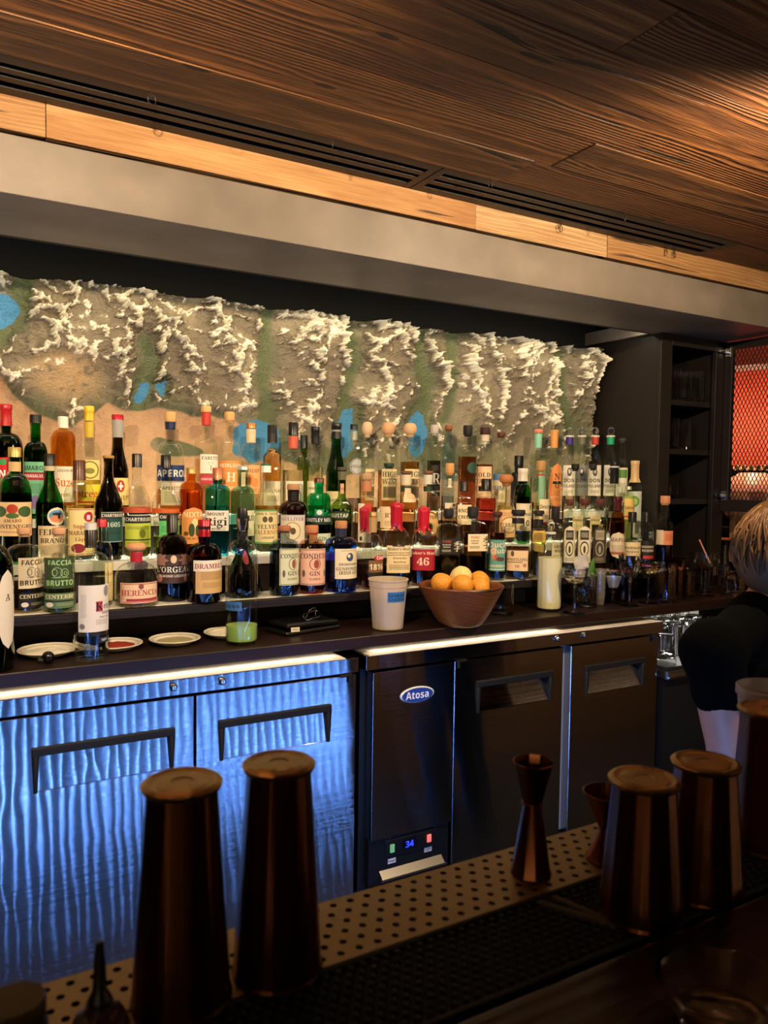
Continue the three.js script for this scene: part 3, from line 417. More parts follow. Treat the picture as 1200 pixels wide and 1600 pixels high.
const BOTTLES = [
{L:'dark bottle with red capsule and red diamond label with artichoke',x:0.1634,y:1.34,z:-2.3916,H:0.3166,R:0.0432,p:[0.1853,0.2386,0.0136,'r'],cap:['foil','#b8141c',0.2563],g:'DG',n:'amaro_bottle',q:['#160a06',0.2137],l:[[0.0633,0.1686,-0.2318,2.132,{bg:'#c8141c',t:[['CYNAR',0.42,0.26,'#fff']],o:[['e',.5,.72,.2,.2,'#2f8a50'],['e',.5,.12,.12,.08,'#3a9a58']]}]]},
{L:'black capsuled green bottle with tall mint green label and red name band',x:0.2362,y:1.34,z:-2.368,H:0.2906,R:0.0311,p:[0.1761,0.2155,0.0139,'r'],cap:['screw','#151412',0.2673],g:'G',n:'amaro_bottle',q:['#0c0a06',0.2262],l:[[0.0138,0.1578,-0.2807,1.9285,{bg:'#79c79a',t:[['AMARO',0.12,0.13,'#1c3a30'],['NOVASALUS',0.27,0.11,'#fff']],o:[['r',0,.2,1,.15,'#b02430'],['m',.1,.42,.8,.2,'#2c5a48'],['e',.62,.78,.2,.14,'#8a6ab0']]}]]},
{L:'amber bottle with white screw cap and cream label in orange script',x:0.3103,y:1.34,z:-2.385,H:0.29,R:0.0341,p:[0.2186,0.2516,0.0128,'r'],cap:['screw','#e8e2d0',0.2571],g:'A2',q:['#e0a83c',0.2443],l:[[0.0451,0.1468,0.1542,1.7236,{bg:'#efe6cc',t:[['Suze',0.45,0.4,'#d06a1c','serif'],['LIQUEUR',0.12,0.1,'#7a6a4a'],['1885',0.8,0.12,'#8a7a5a']]}]]},
{L:'tall clear bottle with yellow capsule and yellow medallion',x:0.3809,y:1.34,z:-2.385,H:0.3233,R:0.0333,p:[0.1876,0.2211,0.0123,'r'],cap:['foil','#e8c020',0.2806],g:'C',q:['#d8c830',0.1372],l:[[0.1094,0.1666,0.049,2.0061,{bg:'#e8dc90',t:[['',0,0,'#000']],o:[['e',.5,.5,.4,.45,'#8a7a20'],['e',.5,.5,.33,.38,'#e8dc80'],['e',.5,.55,.2,.15,'#8a8a30']]}],[0.0169,0.0965,0,2.3415,{bg:'#f0d83c',t:[['Strega',0.35,0.36,'#c02418','serif'],['LIQUORE',0.78,0.16,'#8a2a18']],o:[['r',0,.62,1,.06,'#c02418']]}]],b:[[0.2323,0.2769,'#d8b838']]},
{L:'slim dark olive bottle with red cap silver neck and cross emblem label',x:0.461,y:1.34,z:-2.385,H:0.3033,R:0.0307,p:[0.1328,0.2239,0.0153,'s'],cap:['screw','#c42030',0.2882],g:'O',q:['#1a1206',0.2049],l:[[0.0349,0.1158,0.3936,2.3545,{bg:'#ecd98c',t:[['GENEPY',0.72,0.2,'#6a2a18','serif']],o:[['e',.45,.3,.16,.22,'#b8281c'],['r',.42,.16,.06,.28,'#fff'],['r',.35,.26,.2,.08,'#fff']]}]],b:[[0.2352,0.2882,'#a8a49a']]},
{L:'clear bottle with tan stopper navy neck band and slanted blue label',x:0.6162,y:1.34,z:-2.385,H:0.3192,R:0.0418,p:[0.1783,0.2293,0.0143,'r'],cap:['cork','#d8a868',0.288],g:'C',q:['#e86a18',0.082],l:[[0.108,0.1563,0.2148,2.7119,{bg:'#17336a',t:[['APEROL',0.52,0.62,'#f4f0e0']]}],[0.0343,0.1041,0.2892,1.9579,{bg:'#e8e0c8',t:[['APERITIVO',0.25,0.2,'#5a4a2a']],o:[['m',.15,.4,.7,.5,'#8a7a5a']]}]],b:[[0.2665,0.288,'#1a2a50']]},
{L:'clear bottle with tan stopper and white cocktail label above red strip',x:0.7284,y:1.34,z:-2.385,H:0.3432,R:0.0364,p:[0.2132,0.2452,0.0128,'r'],cap:['cork','#d9b070',0.3232],g:'C',q:['#e89858',0.177],l:[[0.1328,0.1922,0.4149,1.8458,{bg:'#f0ead8',t:[['FARETTI',0.2,0.22,'#4a3a2a','serif']],o:[['l',.35,.42,.65,.42,.5,.66,'#c05030'],['r',.485,.6,.03,.26,'#6a4a3a']]}],[0.101,0.1288,0.2988,1.4921,{bg:'#c8304a',t:[['CANTUCCIO',0.5,0.4,'#f0e0d0']]}]],b:[[0.2833,0.3232,'#c83a30']]},
{L:'clear bottle with tan stopper and orange label bearing ornate letter H',x:0.8044,y:1.34,z:-2.385,H:0.3293,R:0.0352,p:[0.2033,0.2399,0.0131,'r'],cap:['cork','#d9a868',0.3009],g:'C',n:'amaro_bottle',q:['#d89048',0.1706],l:[[0.0793,0.1741,0.1698,2.8019,{bg:'#e2984e',t:[['HEIRLOOM',0.16,0.17,'#f4e6c8'],['H',0.55,0.42,'#f4e6c8','serif'],['PINEAPPLE AMARO',0.9,0.1,'#f4e6c8']]}]]},
{L:'clear bottle with copper cap paper neck seal and pale orange label',x:0.8764,y:1.34,z:-2.385,H:0.2982,R:0.0338,p:[0.1888,0.2342,0.0144,'r'],cap:['screw','#c8844a',0.2817],g:'C',q:['#e8c898',0.1556],l:[[0.0693,0.1614,0,2.0262,{bg:'#e6b070',t:[['APRICOT',0.2,0.16,'#a04a20']],o:[['e',.4,.5,.24,.18,'#d8803a'],['e',.68,.6,.2,.16,'#e09048'],['m',.2,.8,.6,.15,'#a04a20']]}]],b:[[0.2342,0.2776,'#ecd0a0']]},
{L:'small amber brandy bottle with black cap and white lower label',x:0.9558,y:1.34,z:-2.401,H:0.2964,R:0.0316,p:[0.191,0.2205,0.0143,'s'],cap:['screw','#1a1816',0.2374],g:'C',n:'brandy_bottle',q:['#c87818',0.2205],l:[[0.0311,0.1108,0.1606,2.311,{bg:'#ece2c4',t:[['COGNAC',0.4,0.2,'#6a5a3a','serif']],o:[['m',.2,.6,.6,.25,'#8a7a5a']]}]],b:[[0.2416,0.2669,'#2a2826']]},
{L:'pale bottle with black cap and salmon raspberry neck label',x:1.0171,y:1.34,z:-2.368,H:0.3059,R:0.0359,p:[0.1751,0.2131,0.0143,'r'],cap:['screw','#141210',0.2638],g:'C',q:['#d8d8b0',0.1476],l:[[0.0322,0.1118,0.237,1.8335,{bg:'#ece6cc',t:[['SIPSMITH',0.16,0.14,'#4a4a30']],o:[['e',.5,.6,.3,.34,'#8a8a5a'],['e',.5,.6,.25,.28,'#ece6cc']]}]],b:[[0.2195,0.2596,'#d8644a']]},
{L:'short green bottle with white topped black cap behind pale bottles',x:1.0726,y:1.34,z:-2.4066,H:0.2675,R:0.0225,p:[0.1463,0.1897,0.0113,'r'],cap:['screw','#23221e',0.2243],g:'G2',q:['#8aa858',0.1376]},
{L:'clear bottle with tall black capsule and plain cream label',x:1.0963,y:1.34,z:-2.368,H:0.2947,R:0.0275,p:[0.1639,0.2369,0.012,'s'],cap:['foil','#16130f',0.2369],g:'C',q:['#d8d490',0.1596],l:[[0.0313,0.1125,0,2.1309,{bg:'#ece4c4',t:[['VERMOUTH',0.3,0.16,'#6a6a4a']],o:[['m',.2,.5,.6,.3,'#9a9a6a']]}]]},
{L:'tall dark green hock bottle with black striped capsule',x:1.1839,y:1.34,z:-2.385,H:0.3125,R:0.0342,p:[0.1349,0.2491,0.0154,'s'],cap:['foil','#12120f',0.2578],g:'G',q:['#0c2a0e',0.2359],l:[[0.0195,0.0783,0.2218,2.698,{bg:'#d8cf9c',t:[['Chartreuse',0.5,0.3,'#5a5a30','serif']]}]],b:[[0.2819,0.2885,'#8a8a80']]},
{L:'square shouldered clear bottle with silver neck and round silver label',x:1.2606,y:1.34,z:-2.401,H:0.3125,R:0.0252,p:[0.2322,0.2478,0.0117,'r'],cap:['screw','#12110f',0.2947],g:'C',q:['#3a2c50',0.055],l:[[0.1358,0.1935,0.544,2.0536,{bg:'#b8bcb8',t:[['VIOLET',0.5,0.26,'#5a5a5a']],shape:'oval',o:[['e',.5,.5,.46,.46,'#6a6e6a'],['e',.5,.5,.42,.42,'#b8bcb8']]}]],b:[[0.2567,0.288,'#a8aa98']],sq:5},
{L:'clear whiskey bottle with pale ball cork nearly emptied of amber',x:1.295,y:1.34,z:-2.368,H:0.3212,R:0.0269,p:[0.2212,0.2524,0.0108,'r'],cap:['knob','#dcb88c',0.2746],g:'C',n:'whiskey_bottle',q:['#d06a20',0.1298],l:[[0.0478,0.1563,0.7185,1.7045,{bg:'#e2d0a0',t:[['HIGH',0.17,0.26,'#3a3020','serif'],['WEST',0.4,0.26,'#3a3020','serif']],o:[['r',.1,.56,.8,.36,'#8a7858'],['m',.15,.62,.7,.25,'#5a4a30']]}]]},
{L:'clear whiskey bottle with ball cork and frontier label half full of amber',x:1.389,y:1.34,z:-2.385,H:0.3244,R:0.0355,p:[0.2243,0.2562,0.0138,'r'],cap:['knob','#cfa070',0.2789],g:'C',n:'whiskey_bottle',q:['#c8641c',0.1537],l:[[0.0472,0.1578,0.3146,1.7901,{bg:'#e2d0a0',t:[['HIGH',0.17,0.26,'#3a3020','serif'],['WEST',0.4,0.26,'#3a3020','serif']],o:[['r',.1,.56,.8,.36,'#8a7858'],['m',.15,.62,.7,.25,'#5a4a30']]}]]},
{L:'whiskey bottle with ball cork and frontier label full of deep amber',x:1.4818,y:1.34,z:-2.385,H:0.3264,R:0.035,p:[0.2224,0.2594,0.014,'r'],cap:['knob','#d4aa7c',0.2826],g:'C',n:'whiskey_bottle',q:['#b05410',0.1853],l:[[0.0469,0.1594,0.5426,2.0563,{bg:'#e2d0a0',t:[['HIGH',0.17,0.26,'#3a3020','serif'],['WEST',0.4,0.26,'#3a3020','serif']],o:[['r',.1,.56,.8,.36,'#8a7858'],['m',.15,.62,.7,.25,'#5a4a30']]}]]},
{L:'clear bottle etched with script filled with black coffee liqueur',x:1.5984,y:1.34,z:-2.401,H:0.3256,R:0.0267,p:[0.2261,0.264,0.0115,'r'],cap:['cork','#b8b0a0',0.2925],g:'C',q:['#140a05',0.1928],l:[[0.0623,0.1757,0.3322,1.3949,{bg:'#1d130d',t:[['R',0.45,0.6,'#e8e0d0','serif'],['LIQUEUR',0.85,0.1,'#cfc4b0']]}]]},
{L:'clear empty bottle with brown cork and blue tint',x:1.6392,y:1.34,z:-2.368,H:0.3234,R:0.0247,p:[0.2218,0.2596,0.0114,'r'],cap:['cork','#8a5228',0.3069],g:'C2',n:'rum_bottle',q:['#6a8aa8',0.0626]},
{L:'round shouldered bottle of red brown bourbon with hanging green disc tag',x:1.7394,y:1.34,z:-2.385,H:0.3288,R:0.0364,p:[0.22,0.2587,0.0145,'r'],cap:['cork','#1c1612',0.2926],g:'C',n:'whiskey_bottle',q:['#8a2c10',0.2103],l:[[0.147,0.1901,0.6018,1.2036,{bg:'#1e4a38',t:[['',0,0,'#000']],shape:'oval'}]]},
{L:'whiskey bottle with dark red cork and arched cream label in black serif',x:1.8214,y:1.34,z:-2.385,H:0.3251,R:0.0331,p:[0.2074,0.2713,0.0159,'r'],cap:['cork','#3a1410',0.2958],g:'C',n:'whiskey_bottle',q:['#6a1c0c',0.1829],l:[[0.002,0.1749,0,1.9048,{bg:'#ecc89c',t:[['OLD',0.2,0.14,'#3a2418','serif'],['CARTER',0.34,0.16,'#3a2418','serif']],o:[['r',.14,.46,.8,.12,'#1c1a20'],['m',.15,.7,.7,.2,'#6a4a30']]}]],b:[[0.2713,0.3056,'#d8c8a8']]},
{L:'slim clear bottle with brown cork and blue and cream label',x:1.8996,y:1.34,z:-2.385,H:0.3087,R:0.0272,p:[0.1695,0.2491,0.0136,'r'],cap:['cork','#5a2c1c',0.2938],g:'C',n:'rum_bottle',q:['#d8d0a8',0.0996],l:[[0.0379,0.1468,-0.3782,2.3851,{bg:'#d8ccA0',t:[['RUM',0.5,0.24,'#4a5a78']],o:[['r',0,0,1,.22,'#5a80b0'],['m',.1,.7,.8,.2,'#7a6a4a']]}]]},
{L:'matte black bottle with black cap behind green whisky',x:1.9906,y:1.34,z:-2.385,H:0.2216,R:0.0301,p:[0.1381,0.1559,0.0163,'r'],cap:['screw','#100e0c',0.1862],g:'K',n:'gin_bottle'},
{L:'tall clear bottle with pink top and mint paper strip over neck',x:2.0883,y:1.34,z:-2.385,H:0.3292,R:0.0317,p:[0.2139,0.2549,0.0139,'r'],cap:['cork','#d8886a',0.3138],g:'C',n:'tequila_bottle',q:['#c8d8c8',0.1316],l:[[0.0245,0.1774,0.7238,1.1263,{bg:'#7ac0a0',t:[['',0,0,'#000']],o:[['m',.2,.2,.6,.6,'#e8f0e0']]}]],b:[[0.2549,0.3113,'#8ac8a8']]},
{L:'tall clear bottle with orange leaf shaped label and orange neck strip',x:2.1734,y:1.34,z:-2.385,H:0.3302,R:0.0307,p:[0.2159,0.2575,0.0141,'r'],cap:['cork','#d8a060',0.3198],g:'C',n:'tequila_bottle',q:['#e0dccc',0.1325],l:[[0.011,0.1944,0.5236,2.0944,{bg:'#e08a48',t:[['N',0.3,0.2,'#4a2a18','serif'],['O',0.5,0.16,'#4a2a18']],shape:'oval',o:[['m',.4,.6,.3,.25,'#7a3a18']]}]],b:[[0.2524,0.325,'#e09a50']]},
{L:'clear tequila bottle with glass ball stopper and purple neck band',x:2.2571,y:1.34,z:-2.385,H:0.3442,R:0.0284,p:[0.1863,0.2601,0.0142,'s'],cap:['ball','#e8ece4',0.3101],g:'C',n:'tequila_bottle',q:['#e0e0d0',0.1017],l:[[0.0627,0.1883,0.0914,2.0993,{bg:'#e6dcc8',t:[['DON',0.5,0.17,'#3a3a3a'],['FULANO',0.68,0.17,'#3a3a3a']],o:[['e',.5,.22,.16,.14,'#4a4a4a'],['e',.5,.2,.08,.07,'#d0c8b0'],['m',.2,.82,.6,.1,'#7a7a7a']]}]],b:[[0.2733,0.3048,'#3a2a7a']],grp:'ball stoppered tequila bottles'},
{L:'clear tequila bottle with glass ball stopper and grey neck band',x:2.3252,y:1.34,z:-2.385,H:0.3472,R:0.0286,p:[0.1876,0.2622,0.0143,'s'],cap:['ball','#e8ece4',0.3127],g:'C',n:'tequila_bottle',q:['#e0e0d0',0.1021],l:[[0.0627,0.1896,0.0914,2.0993,{bg:'#7a7a74',t:[['DON',0.5,0.17,'#3a3a3a'],['FULANO',0.68,0.17,'#3a3a3a']],o:[['e',.5,.22,.16,.14,'#4a4a4a'],['e',.5,.2,.08,.07,'#d0c8b0'],['m',.2,.82,.6,.1,'#7a7a7a']]}]],b:[[0.2755,0.3074,'#6a6a52']],grp:'ball stoppered tequila bottles'},
{L:'clear tequila bottle with glass ball stopper and red neck band',x:2.4021,y:1.34,z:-2.385,H:0.3506,R:0.0288,p:[0.1891,0.2646,0.0144,'s'],cap:['ball','#e8ece4',0.3157],g:'C',n:'tequila_bottle',q:['#e0e0d0',0.1026],l:[[0.0627,0.1911,0.0914,2.0993,{bg:'#e6dcc8',t:[['DON',0.5,0.17,'#3a3a3a'],['FULANO',0.68,0.17,'#3a3a3a']],o:[['e',.5,.22,.16,.14,'#4a4a4a'],['e',.5,.2,.08,.07,'#d0c8b0'],['m',.2,.82,.6,.1,'#7a7a7a']]}]],b:[[0.278,0.3103,'#b83a2c']],grp:'ball stoppered tequila bottles'},
{L:'clear tequila bottle with glass ball stopper and green neck band',x:2.4661,y:1.34,z:-2.36,H:0.3522,R:0.0287,p:[0.1902,0.2659,0.0144,'s'],cap:['ball','#e8ece4',0.3172],g:'C',n:'tequila_bottle',q:['#e0e0d0',0.1034],l:[[0.0633,0.1922,0.0914,2.0993,{bg:'#e6dcc8',t:[['DON',0.5,0.17,'#3a3a3a'],['FULANO',0.68,0.17,'#3a3a3a']],o:[['e',.5,.22,.16,.14,'#4a4a4a'],['e',.5,.2,.08,.07,'#d0c8b0'],['m',.2,.82,.6,.1,'#7a7a7a']]}]],b:[[0.2794,0.3118,'#1f9a68']],grp:'ball stoppered tequila bottles'},
{L:'slim clear bottle with black top and white label edged in green',x:2.4755,y:1.225,z:-2.302,H:0.4195,R:0.0236,p:[0.2863,0.337,0.0112,'r'],cap:['cork','#3a3a34',0.4062],g:'C',n:'gin_bottle',q:['#e0e0d4',0.1927],l:[[0.14,0.2965,0,2.4898,{bg:'#e4e0cc',t:[['',0,0,'#000']],o:[['r',.3,.05,.6,.22,'#5a8a3a'],['m',.2,.4,.6,.5,'#6a6a5a']]}]]},
{L:'onion shaped dark green bottle with gold cap and cream herbal label',x:0.1755,y:1.225,z:-2.275,H:0.3101,R:0.0418,p:[0.1686,0.2403,0.0147,'r'],cap:['screw','#c8a860',0.2846],g:'G',n:'amaro_bottle',q:['#120805',0.1891],l:[[0.0755,0.1648,-0.173,2.7956,{bg:'#e8c692',t:[['STAMPA',0.1,0.0,'#000'],['AMARO',0.55,0.13,'#3a2418','serif'],['MONTENEGRO',0.72,0.17,'#1c120c','serif']],o:[['e',.5,.2,.12,.14,'#b83a24'],['e',.22,.28,.16,.16,'#3a5a2a'],['e',.78,.28,.16,.16,'#3a5a2a'],['e',.5,.4,.14,.08,'#4a6a30'],['m',.15,.86,.7,.06,'#6a4a30']]}]],b:[[0.2454,0.2709,'#dcb878']]},
{L:'green bottle with black cap cream label and round eagle emblem',x:0.263,y:1.225,z:-2.289,H:0.2957,R:0.0364,p:[0.1538,0.245,0.0129,'s'],cap:['screw','#151310',0.2625],g:'G',n:'amaro_bottle',q:['#0e1a08',0.1626],l:[[0.0074,0.0996,0.3218,2.4981,{bg:'#e4cfa4',t:[['FERNET',0.2,0.24,'#241a14','serif'],['BRANCA',0.46,0.2,'#241a14','serif']],o:[['m',.1,.62,.8,.3,'#6a5a40']]}],[0.0996,0.1499,0.5124,1.3823,{bg:'#e8d8b8',t:[['',0,0,'#000']],shape:'oval',o:[['e',.5,.5,.5,.5,'#e8dcc0'],['e',.5,.45,.42,.3,'#5a9ac0'],['e',.5,.62,.36,.2,'#d88a5a'],['e',.5,.36,.26,.08,'#1c1a1a'],['e',.6,.48,.08,.16,'#1c1a1a']]}]],b:[[0.2485,0.2625,'#d8c898']]},
{L:'clear bottle with brown cap and yellow label framed in red',x:0.3345,y:1.225,z:-2.259,H:0.2795,R:0.0387,p:[0.1757,0.2215,0.0148,'r'],cap:['screw','#5a3424',0.225],g:'C',q:['#d8d0a8',0.1545],l:[[0.0199,0.1472,0.381,2.3795,{bg:'#efdf98',t:[['Superior',0.38,0.11,'#a01c20','serif'],['MARASCHINO',0.52,0.14,'#8a1418','serif'],['Liqueur',0.66,0.1,'#a01c20','serif']],bd:'#b0202c',o:[['e',.62,.18,.16,.11,'#b02030'],['r',.55,.14,.12,.1,'#d8d8e8'],['e',.3,.85,.2,.1,'#8a1a28'],['r',.75,.3,.03,.5,'#5a7a3a']]}]]},
{L:'black glass bottle with dark teal label dated 1605',x:0.415,y:1.225,z:-2.277,H:0.2942,R:0.0376,p:[0.1569,0.2473,0.0128,'s'],cap:['cork','#a8874a',0.2852],g:'O',q:['#0a0705',0.2437],l:[[0.0509,0.1368,0.3786,1.8786,{bg:'#164a44',t:[['CHARTREUSE',0.12,0.17,'#f0ead8'],['1605',0.42,0.22,'#cfe0cf','serif']],bd:'#c8ccc0',o:[['r',0,.02,1,.19,'#141414'],['m',.2,.65,.6,.1,'#0c2a26']]}]]},
{L:'clear bottle with black cap and bright yellow green label',x:0.4927,y:1.225,z:-2.275,H:0.3016,R:0.0378,p:[0.1639,0.2448,0.0123,'s'],cap:['screw','#141210',0.2631],g:'C',q:['#c8c42c',0.0605],l:[[0.0341,0.1252,0.1813,2.3469,{bg:'#c6d84a',t:[['CHARTREUSE',0.12,0.17,'#f4f0e0']],o:[['r',0,0,1,.24,'#16201a'],['m',.1,.34,.8,.1,'#4a5a20'],['e',.6,.56,.1,.14,'#7a8a2a'],['r',0,.74,1,.04,'#2a3a20'],['m',.1,.82,.8,.1,'#5a6a28']]}]],b:[[0.1326,0.1473,'#c8583a']]},
{L:'clear bottle with black cap and bright leaf green label',x:0.5749,y:1.225,z:-2.275,H:0.3001,R:0.0389,p:[0.1598,0.2422,0.0127,'s'],cap:['screw','#141210',0.2628],g:'C',q:['#8ac43c',0.0621],l:[[0.0389,0.1316,0.4355,1.8385,{bg:'#62c878',t:[['CHARTREUSE',0.12,0.17,'#f4f0e0']],o:[['r',0,0,1,.24,'#16201a'],['m',.1,.4,.8,.2,'#2a6a38'],['r',0,.74,1,.04,'#2a3a20']]}]],b:[[0.1298,0.1429,'#d86a2a']]},
{L:'amber bottle moulded like an ear of corn with arched orange label',x:0.6499,y:1.225,z:-2.275,H:0.2641,R:0.0334,p:[0.19,0.2242,0.013,'r'],cap:['screw','#c0a060',0.247],g:'A',q:['#d89030',0.1995],l:[[0.0398,0.1474,0.2277,2.1684,{bg:'#e39a55',t:[['NIXTA',0.2,0.2,'#efe6b0'],['LICOR DE ELOTE',0.86,0.09,'#7a4a1c']],shape:'arch',o:[['e',.55,.5,.14,.2,'#efe0a0'],['e',.42,.62,.12,.18,'#3a4a20'],['e',.66,.64,.1,.16,'#3a4a20'],['e',.2,.72,.1,.06,'#6a4418']]}]],knob:1},
{L:'square teal blue bottle with copper cap and slanted white label',x:0.7309,y:1.225,z:-2.275,H:0.2656,R:0.0399,p:[0.194,0.2153,0.0143,'r'],cap:['screw','#c07a58',0.2288],g:'T',q:['#48bccc',0.1513],l:[[0.0762,0.1375,-0.1323,1.9971,{bg:'#eae6d6',t:[['MOUNT',0.18,0.2,'#2a2a2a'],['Rigi',0.56,0.5,'#1c1c1c','serif'],['BITTER',0.9,0.12,'#2a2a2a']]}]],sq:5},
{L:'pale aqua glass bottle with silver cap and paper neck strip',x:0.8099,y:1.225,z:-2.275,H:0.2729,R:0.036,p:[0.1824,0.21,0.0156,'r'],cap:['screw','#c8ccc4',0.2611],g:'Q',n:'gin_bottle',q:['#70b8b0',0.0796],l:[[0.0586,0.1366,0.834,1.0075,{bg:'#d8dcb0',t:[['UI',0.3,0.3,'#3a4a3a']]}],[0.2104,0.2531,0.1172,0.7817,{bg:'#d8cf98',t:[['',0,0,'#000']],o:[['m',.1,.1,.8,.8,'#6a6a3a']]}]]},
{L:'clear bottle with white and green cap and cream and green printed label',x:0.8863,y:1.225,z:-2.275,H:0.2803,R:0.0358,p:[0.1583,0.2344,0.0139,'s'],cap:['screw','#e8e6d4',0.2544],g:'C',q:['#d8d078',0.1503],l:[[0.0327,0.1378,0.2056,2.7305,{bg:'#e8d8a0',t:[['JOHN D. TAYLOR',0.12,0.1,'#5a5a30'],['VELVET',0.5,0.17,'#4a3418','serif'],['FALERNUM',0.66,0.17,'#b0642a','serif'],['LIQUEUR',0.82,0.09,'#5a4a2a']],o:[['e',.4,.28,.08,.09,'#5a5230'],['e',.58,.28,.08,.09,'#5a5230'],['r',0,0,1,.05,'#6aa858'],['r',0,.95,1,.05,'#6aa858']]}]],b:[[0.2744,0.2803,'#2f6a40']]},
{L:'dark brown apothecary bottle with cork and lilac bordered botanical label',x:0.9787,y:1.225,z:-2.275,H:0.2171,R:0.0448,p:[0.1293,0.1661,0.0173,'r'],cap:['cork','#b8875a',0.1987],g:'B',n:'gin_bottle',q:['#0f0805',0.1293],l:[[0.0306,0.1213,-0.0421,2.0007,{bg:'#e2d8c8',t:[['GULLIVER',0.14,0.16,'#6a5a7a','serif']],bd:'#a08ab0',o:[['e',.5,.56,.3,.32,'#b8a458'],['e',.5,.56,.26,.28,'#e8dfc4'],['e',.52,.56,.1,.12,'#5a4a3a'],['m',.3,.9,.4,.06,'#6a5a4a']]}]],b:[[0.1661,0.1946,'#14100e']]},
{L:'emerald green bottle with dark red cap and black name band',x:1.0685,y:1.225,z:-2.275,H:0.2385,R:0.0384,p:[0.1699,0.1907,0.0145,'r'],cap:['screw','#5a2418',0.2239],g:'E',n:'gin_bottle',q:['#0a5a3a',0.097],l:[[0.089,0.1178,0.1165,2.9086,{bg:'#10322a',t:[['WHITLEY NEILL',0.5,0.62,'#e8efe4']]}],[0.0273,0.0602,0.3562,2.4291,{bg:'#cfe0c4',t:[['GIN',0.5,0.5,'#2a6a48']]}],[0.1178,0.1383,0.0584,0.7775,{bg:'#0f8a62',t:[['',0,0,'#000']],o:[['e',.5,.5,.3,.4,'#d8e8d8']]}]]},
{L:'olive green embossed bottle with paper tag wrapped on neck',x:1.1521,y:1.225,z:-2.275,H:0.2752,R:0.0381,p:[0.1444,0.1824,0.0127,'s'],cap:['cork','#4a4438',0.2626],g:'G2',q:['#3a4a14',0.1274],l:[[0.1875,0.2208,0.0315,0.9842,{bg:'#e0a878',t:[['La Verge',0.5,0.4,'#7a3a1c','serif']]}],[0.1041,0.1292,-0.2187,1.7524,{bg:'#28381a',t:[['GUSTAF',0.5,0.7,'#e0e4d0']]}]],b:[[0.2331,0.2605,'#6a6a48']]},
{L:'bourbon bottle with playing card label of red and black letters',x:1.2438,y:1.225,z:-2.275,H:0.2555,R:0.041,p:[0.1588,0.1803,0.0173,'r'],cap:['cork','#b8946a',0.234],g:'C',n:'whiskey_bottle',q:['#c86a1c',0.1437],l:[[0.0263,0.1559,-0.1245,1.1182,{bg:'#f0e4c8',t:[['B',0.62,0.3,'#3a2a24','serif']],o:[['r',.5,0,.5,.5,'#c83a38'],['e',.25,.9,.1,.06,'#2a2a2a'],['m',.05,.2,.4,.3,'#b03a30']]}]],b:[[0.1953,0.2297,'#c8845a']]},
{L:'clear whiskey bottle with dark green cork top and large cream label',x:1.3273,y:1.225,z:-2.269,H:0.2915,R:0.0394,p:[0.1739,0.2393,0.0142,'r'],cap:['cork','#1f3a24',0.2784],g:'C',n:'whiskey_bottle',q:['#d0742a',0.0645],l:[[0.0717,0.1449,0.2531,1.9656,{bg:'#ecd2a0',t:[['RYE',0.4,0.3,'#6a4a28','serif']],o:[['m',.2,.65,.6,.25,'#8a6a40']]}]]},
{L:'whiskey bottle with pale neck label above a dark green collar',x:1.4041,y:1.225,z:-2.281,H:0.2666,R:0.0356,p:[0.1467,0.1912,0.0167,'r'],cap:['cork','#6a4a30',0.2555],g:'C',n:'whiskey_bottle',q:['#c8682a',0.1356],l:[[0.1591,0.2073,0.6591,1.8235,{bg:'#e8d0a8',t:[['',0,0,'#000']],o:[['m',.2,.3,.6,.5,'#b06a3a']]}]],b:[[0.2178,0.2533,'#e0d4b0'],[0.1956,0.2134,'#2a4030']]},
{L:'whiskey bottle with green and white neck and round tan dotted label',x:1.4904,y:1.225,z:-2.275,H:0.268,R:0.0395,p:[0.1554,0.196,0.0147,'r'],cap:['cork','#7a4a2c',0.2567],g:'C',n:'whiskey_bottle',q:['#b8641c',0.1238],l:[[0.0366,0.128,0.1507,2.3609,{bg:'#e0b878',t:[["MICHTER'S",0.24,0.18,'#5a3a1c']],shape:'oval',o:[['e',.5,.5,.48,.48,'#4a3218'],['e',.5,.5,.44,.44,'#e0b878'],['e',.5,.62,.16,.18,'#6a7a3a']]}]],b:[[0.2208,0.2545,'#d8d8c0'],[0.196,0.214,'#26402c']]},
{L:'whiskey bottle with cork stopper and white paper bib label',x:1.5994,y:1.225,z:-2.2985,H:0.2974,R:0.0324,p:[0.1587,0.2143,0.0124,'r'],cap:['cork','#cf9a5c',0.2605],g:'C',n:'whiskey_bottle',q:['#a85a1c',0.1448],l:[[0.1048,0.1552,0.5404,2.0608,{bg:'#e8ddc0',t:[['BASIL',0.4,0.24,'#3a3424'],['HAYDEN',0.7,0.24,'#3a3424']],o:[['e',.5,.15,.1,.12,'#5a5a3a']]}],[0.2101,0.242,0.0646,0.8507,{bg:'#e6dcb8',t:[['',0,0,'#000']],o:[['m',.1,.2,.8,.6,'#8a7a50']]}]]},
{L:'flat shouldered bourbon bottle with black cap and cream block letter label',x:1.6169,y:1.225,z:-2.235,H:0.2337,R:0.0318,p:[0.1608,0.1791,0.0131,'r'],cap:['screw','#1c1613',0.1973],g:'C',n:'whiskey_bottle',q:['#a03010',0.1563],l:[[0.0808,0.1507,0.1694,1.5965,{bg:'#ecd9ac',t:[['KNOB',0.3,0.3,'#2a2018'],['CREEK',0.62,0.26,'#2a2018']]}]],sq:4},
{L:'rounded bottle of dark red cordial with black cap',x:1.7471,y:1.225,z:-2.275,H:0.2438,R:0.0387,p:[0.1566,0.192,0.0164,'r'],cap:['screw','#1a1411',0.2038],g:'C',q:['#a01c14',0.1731]},
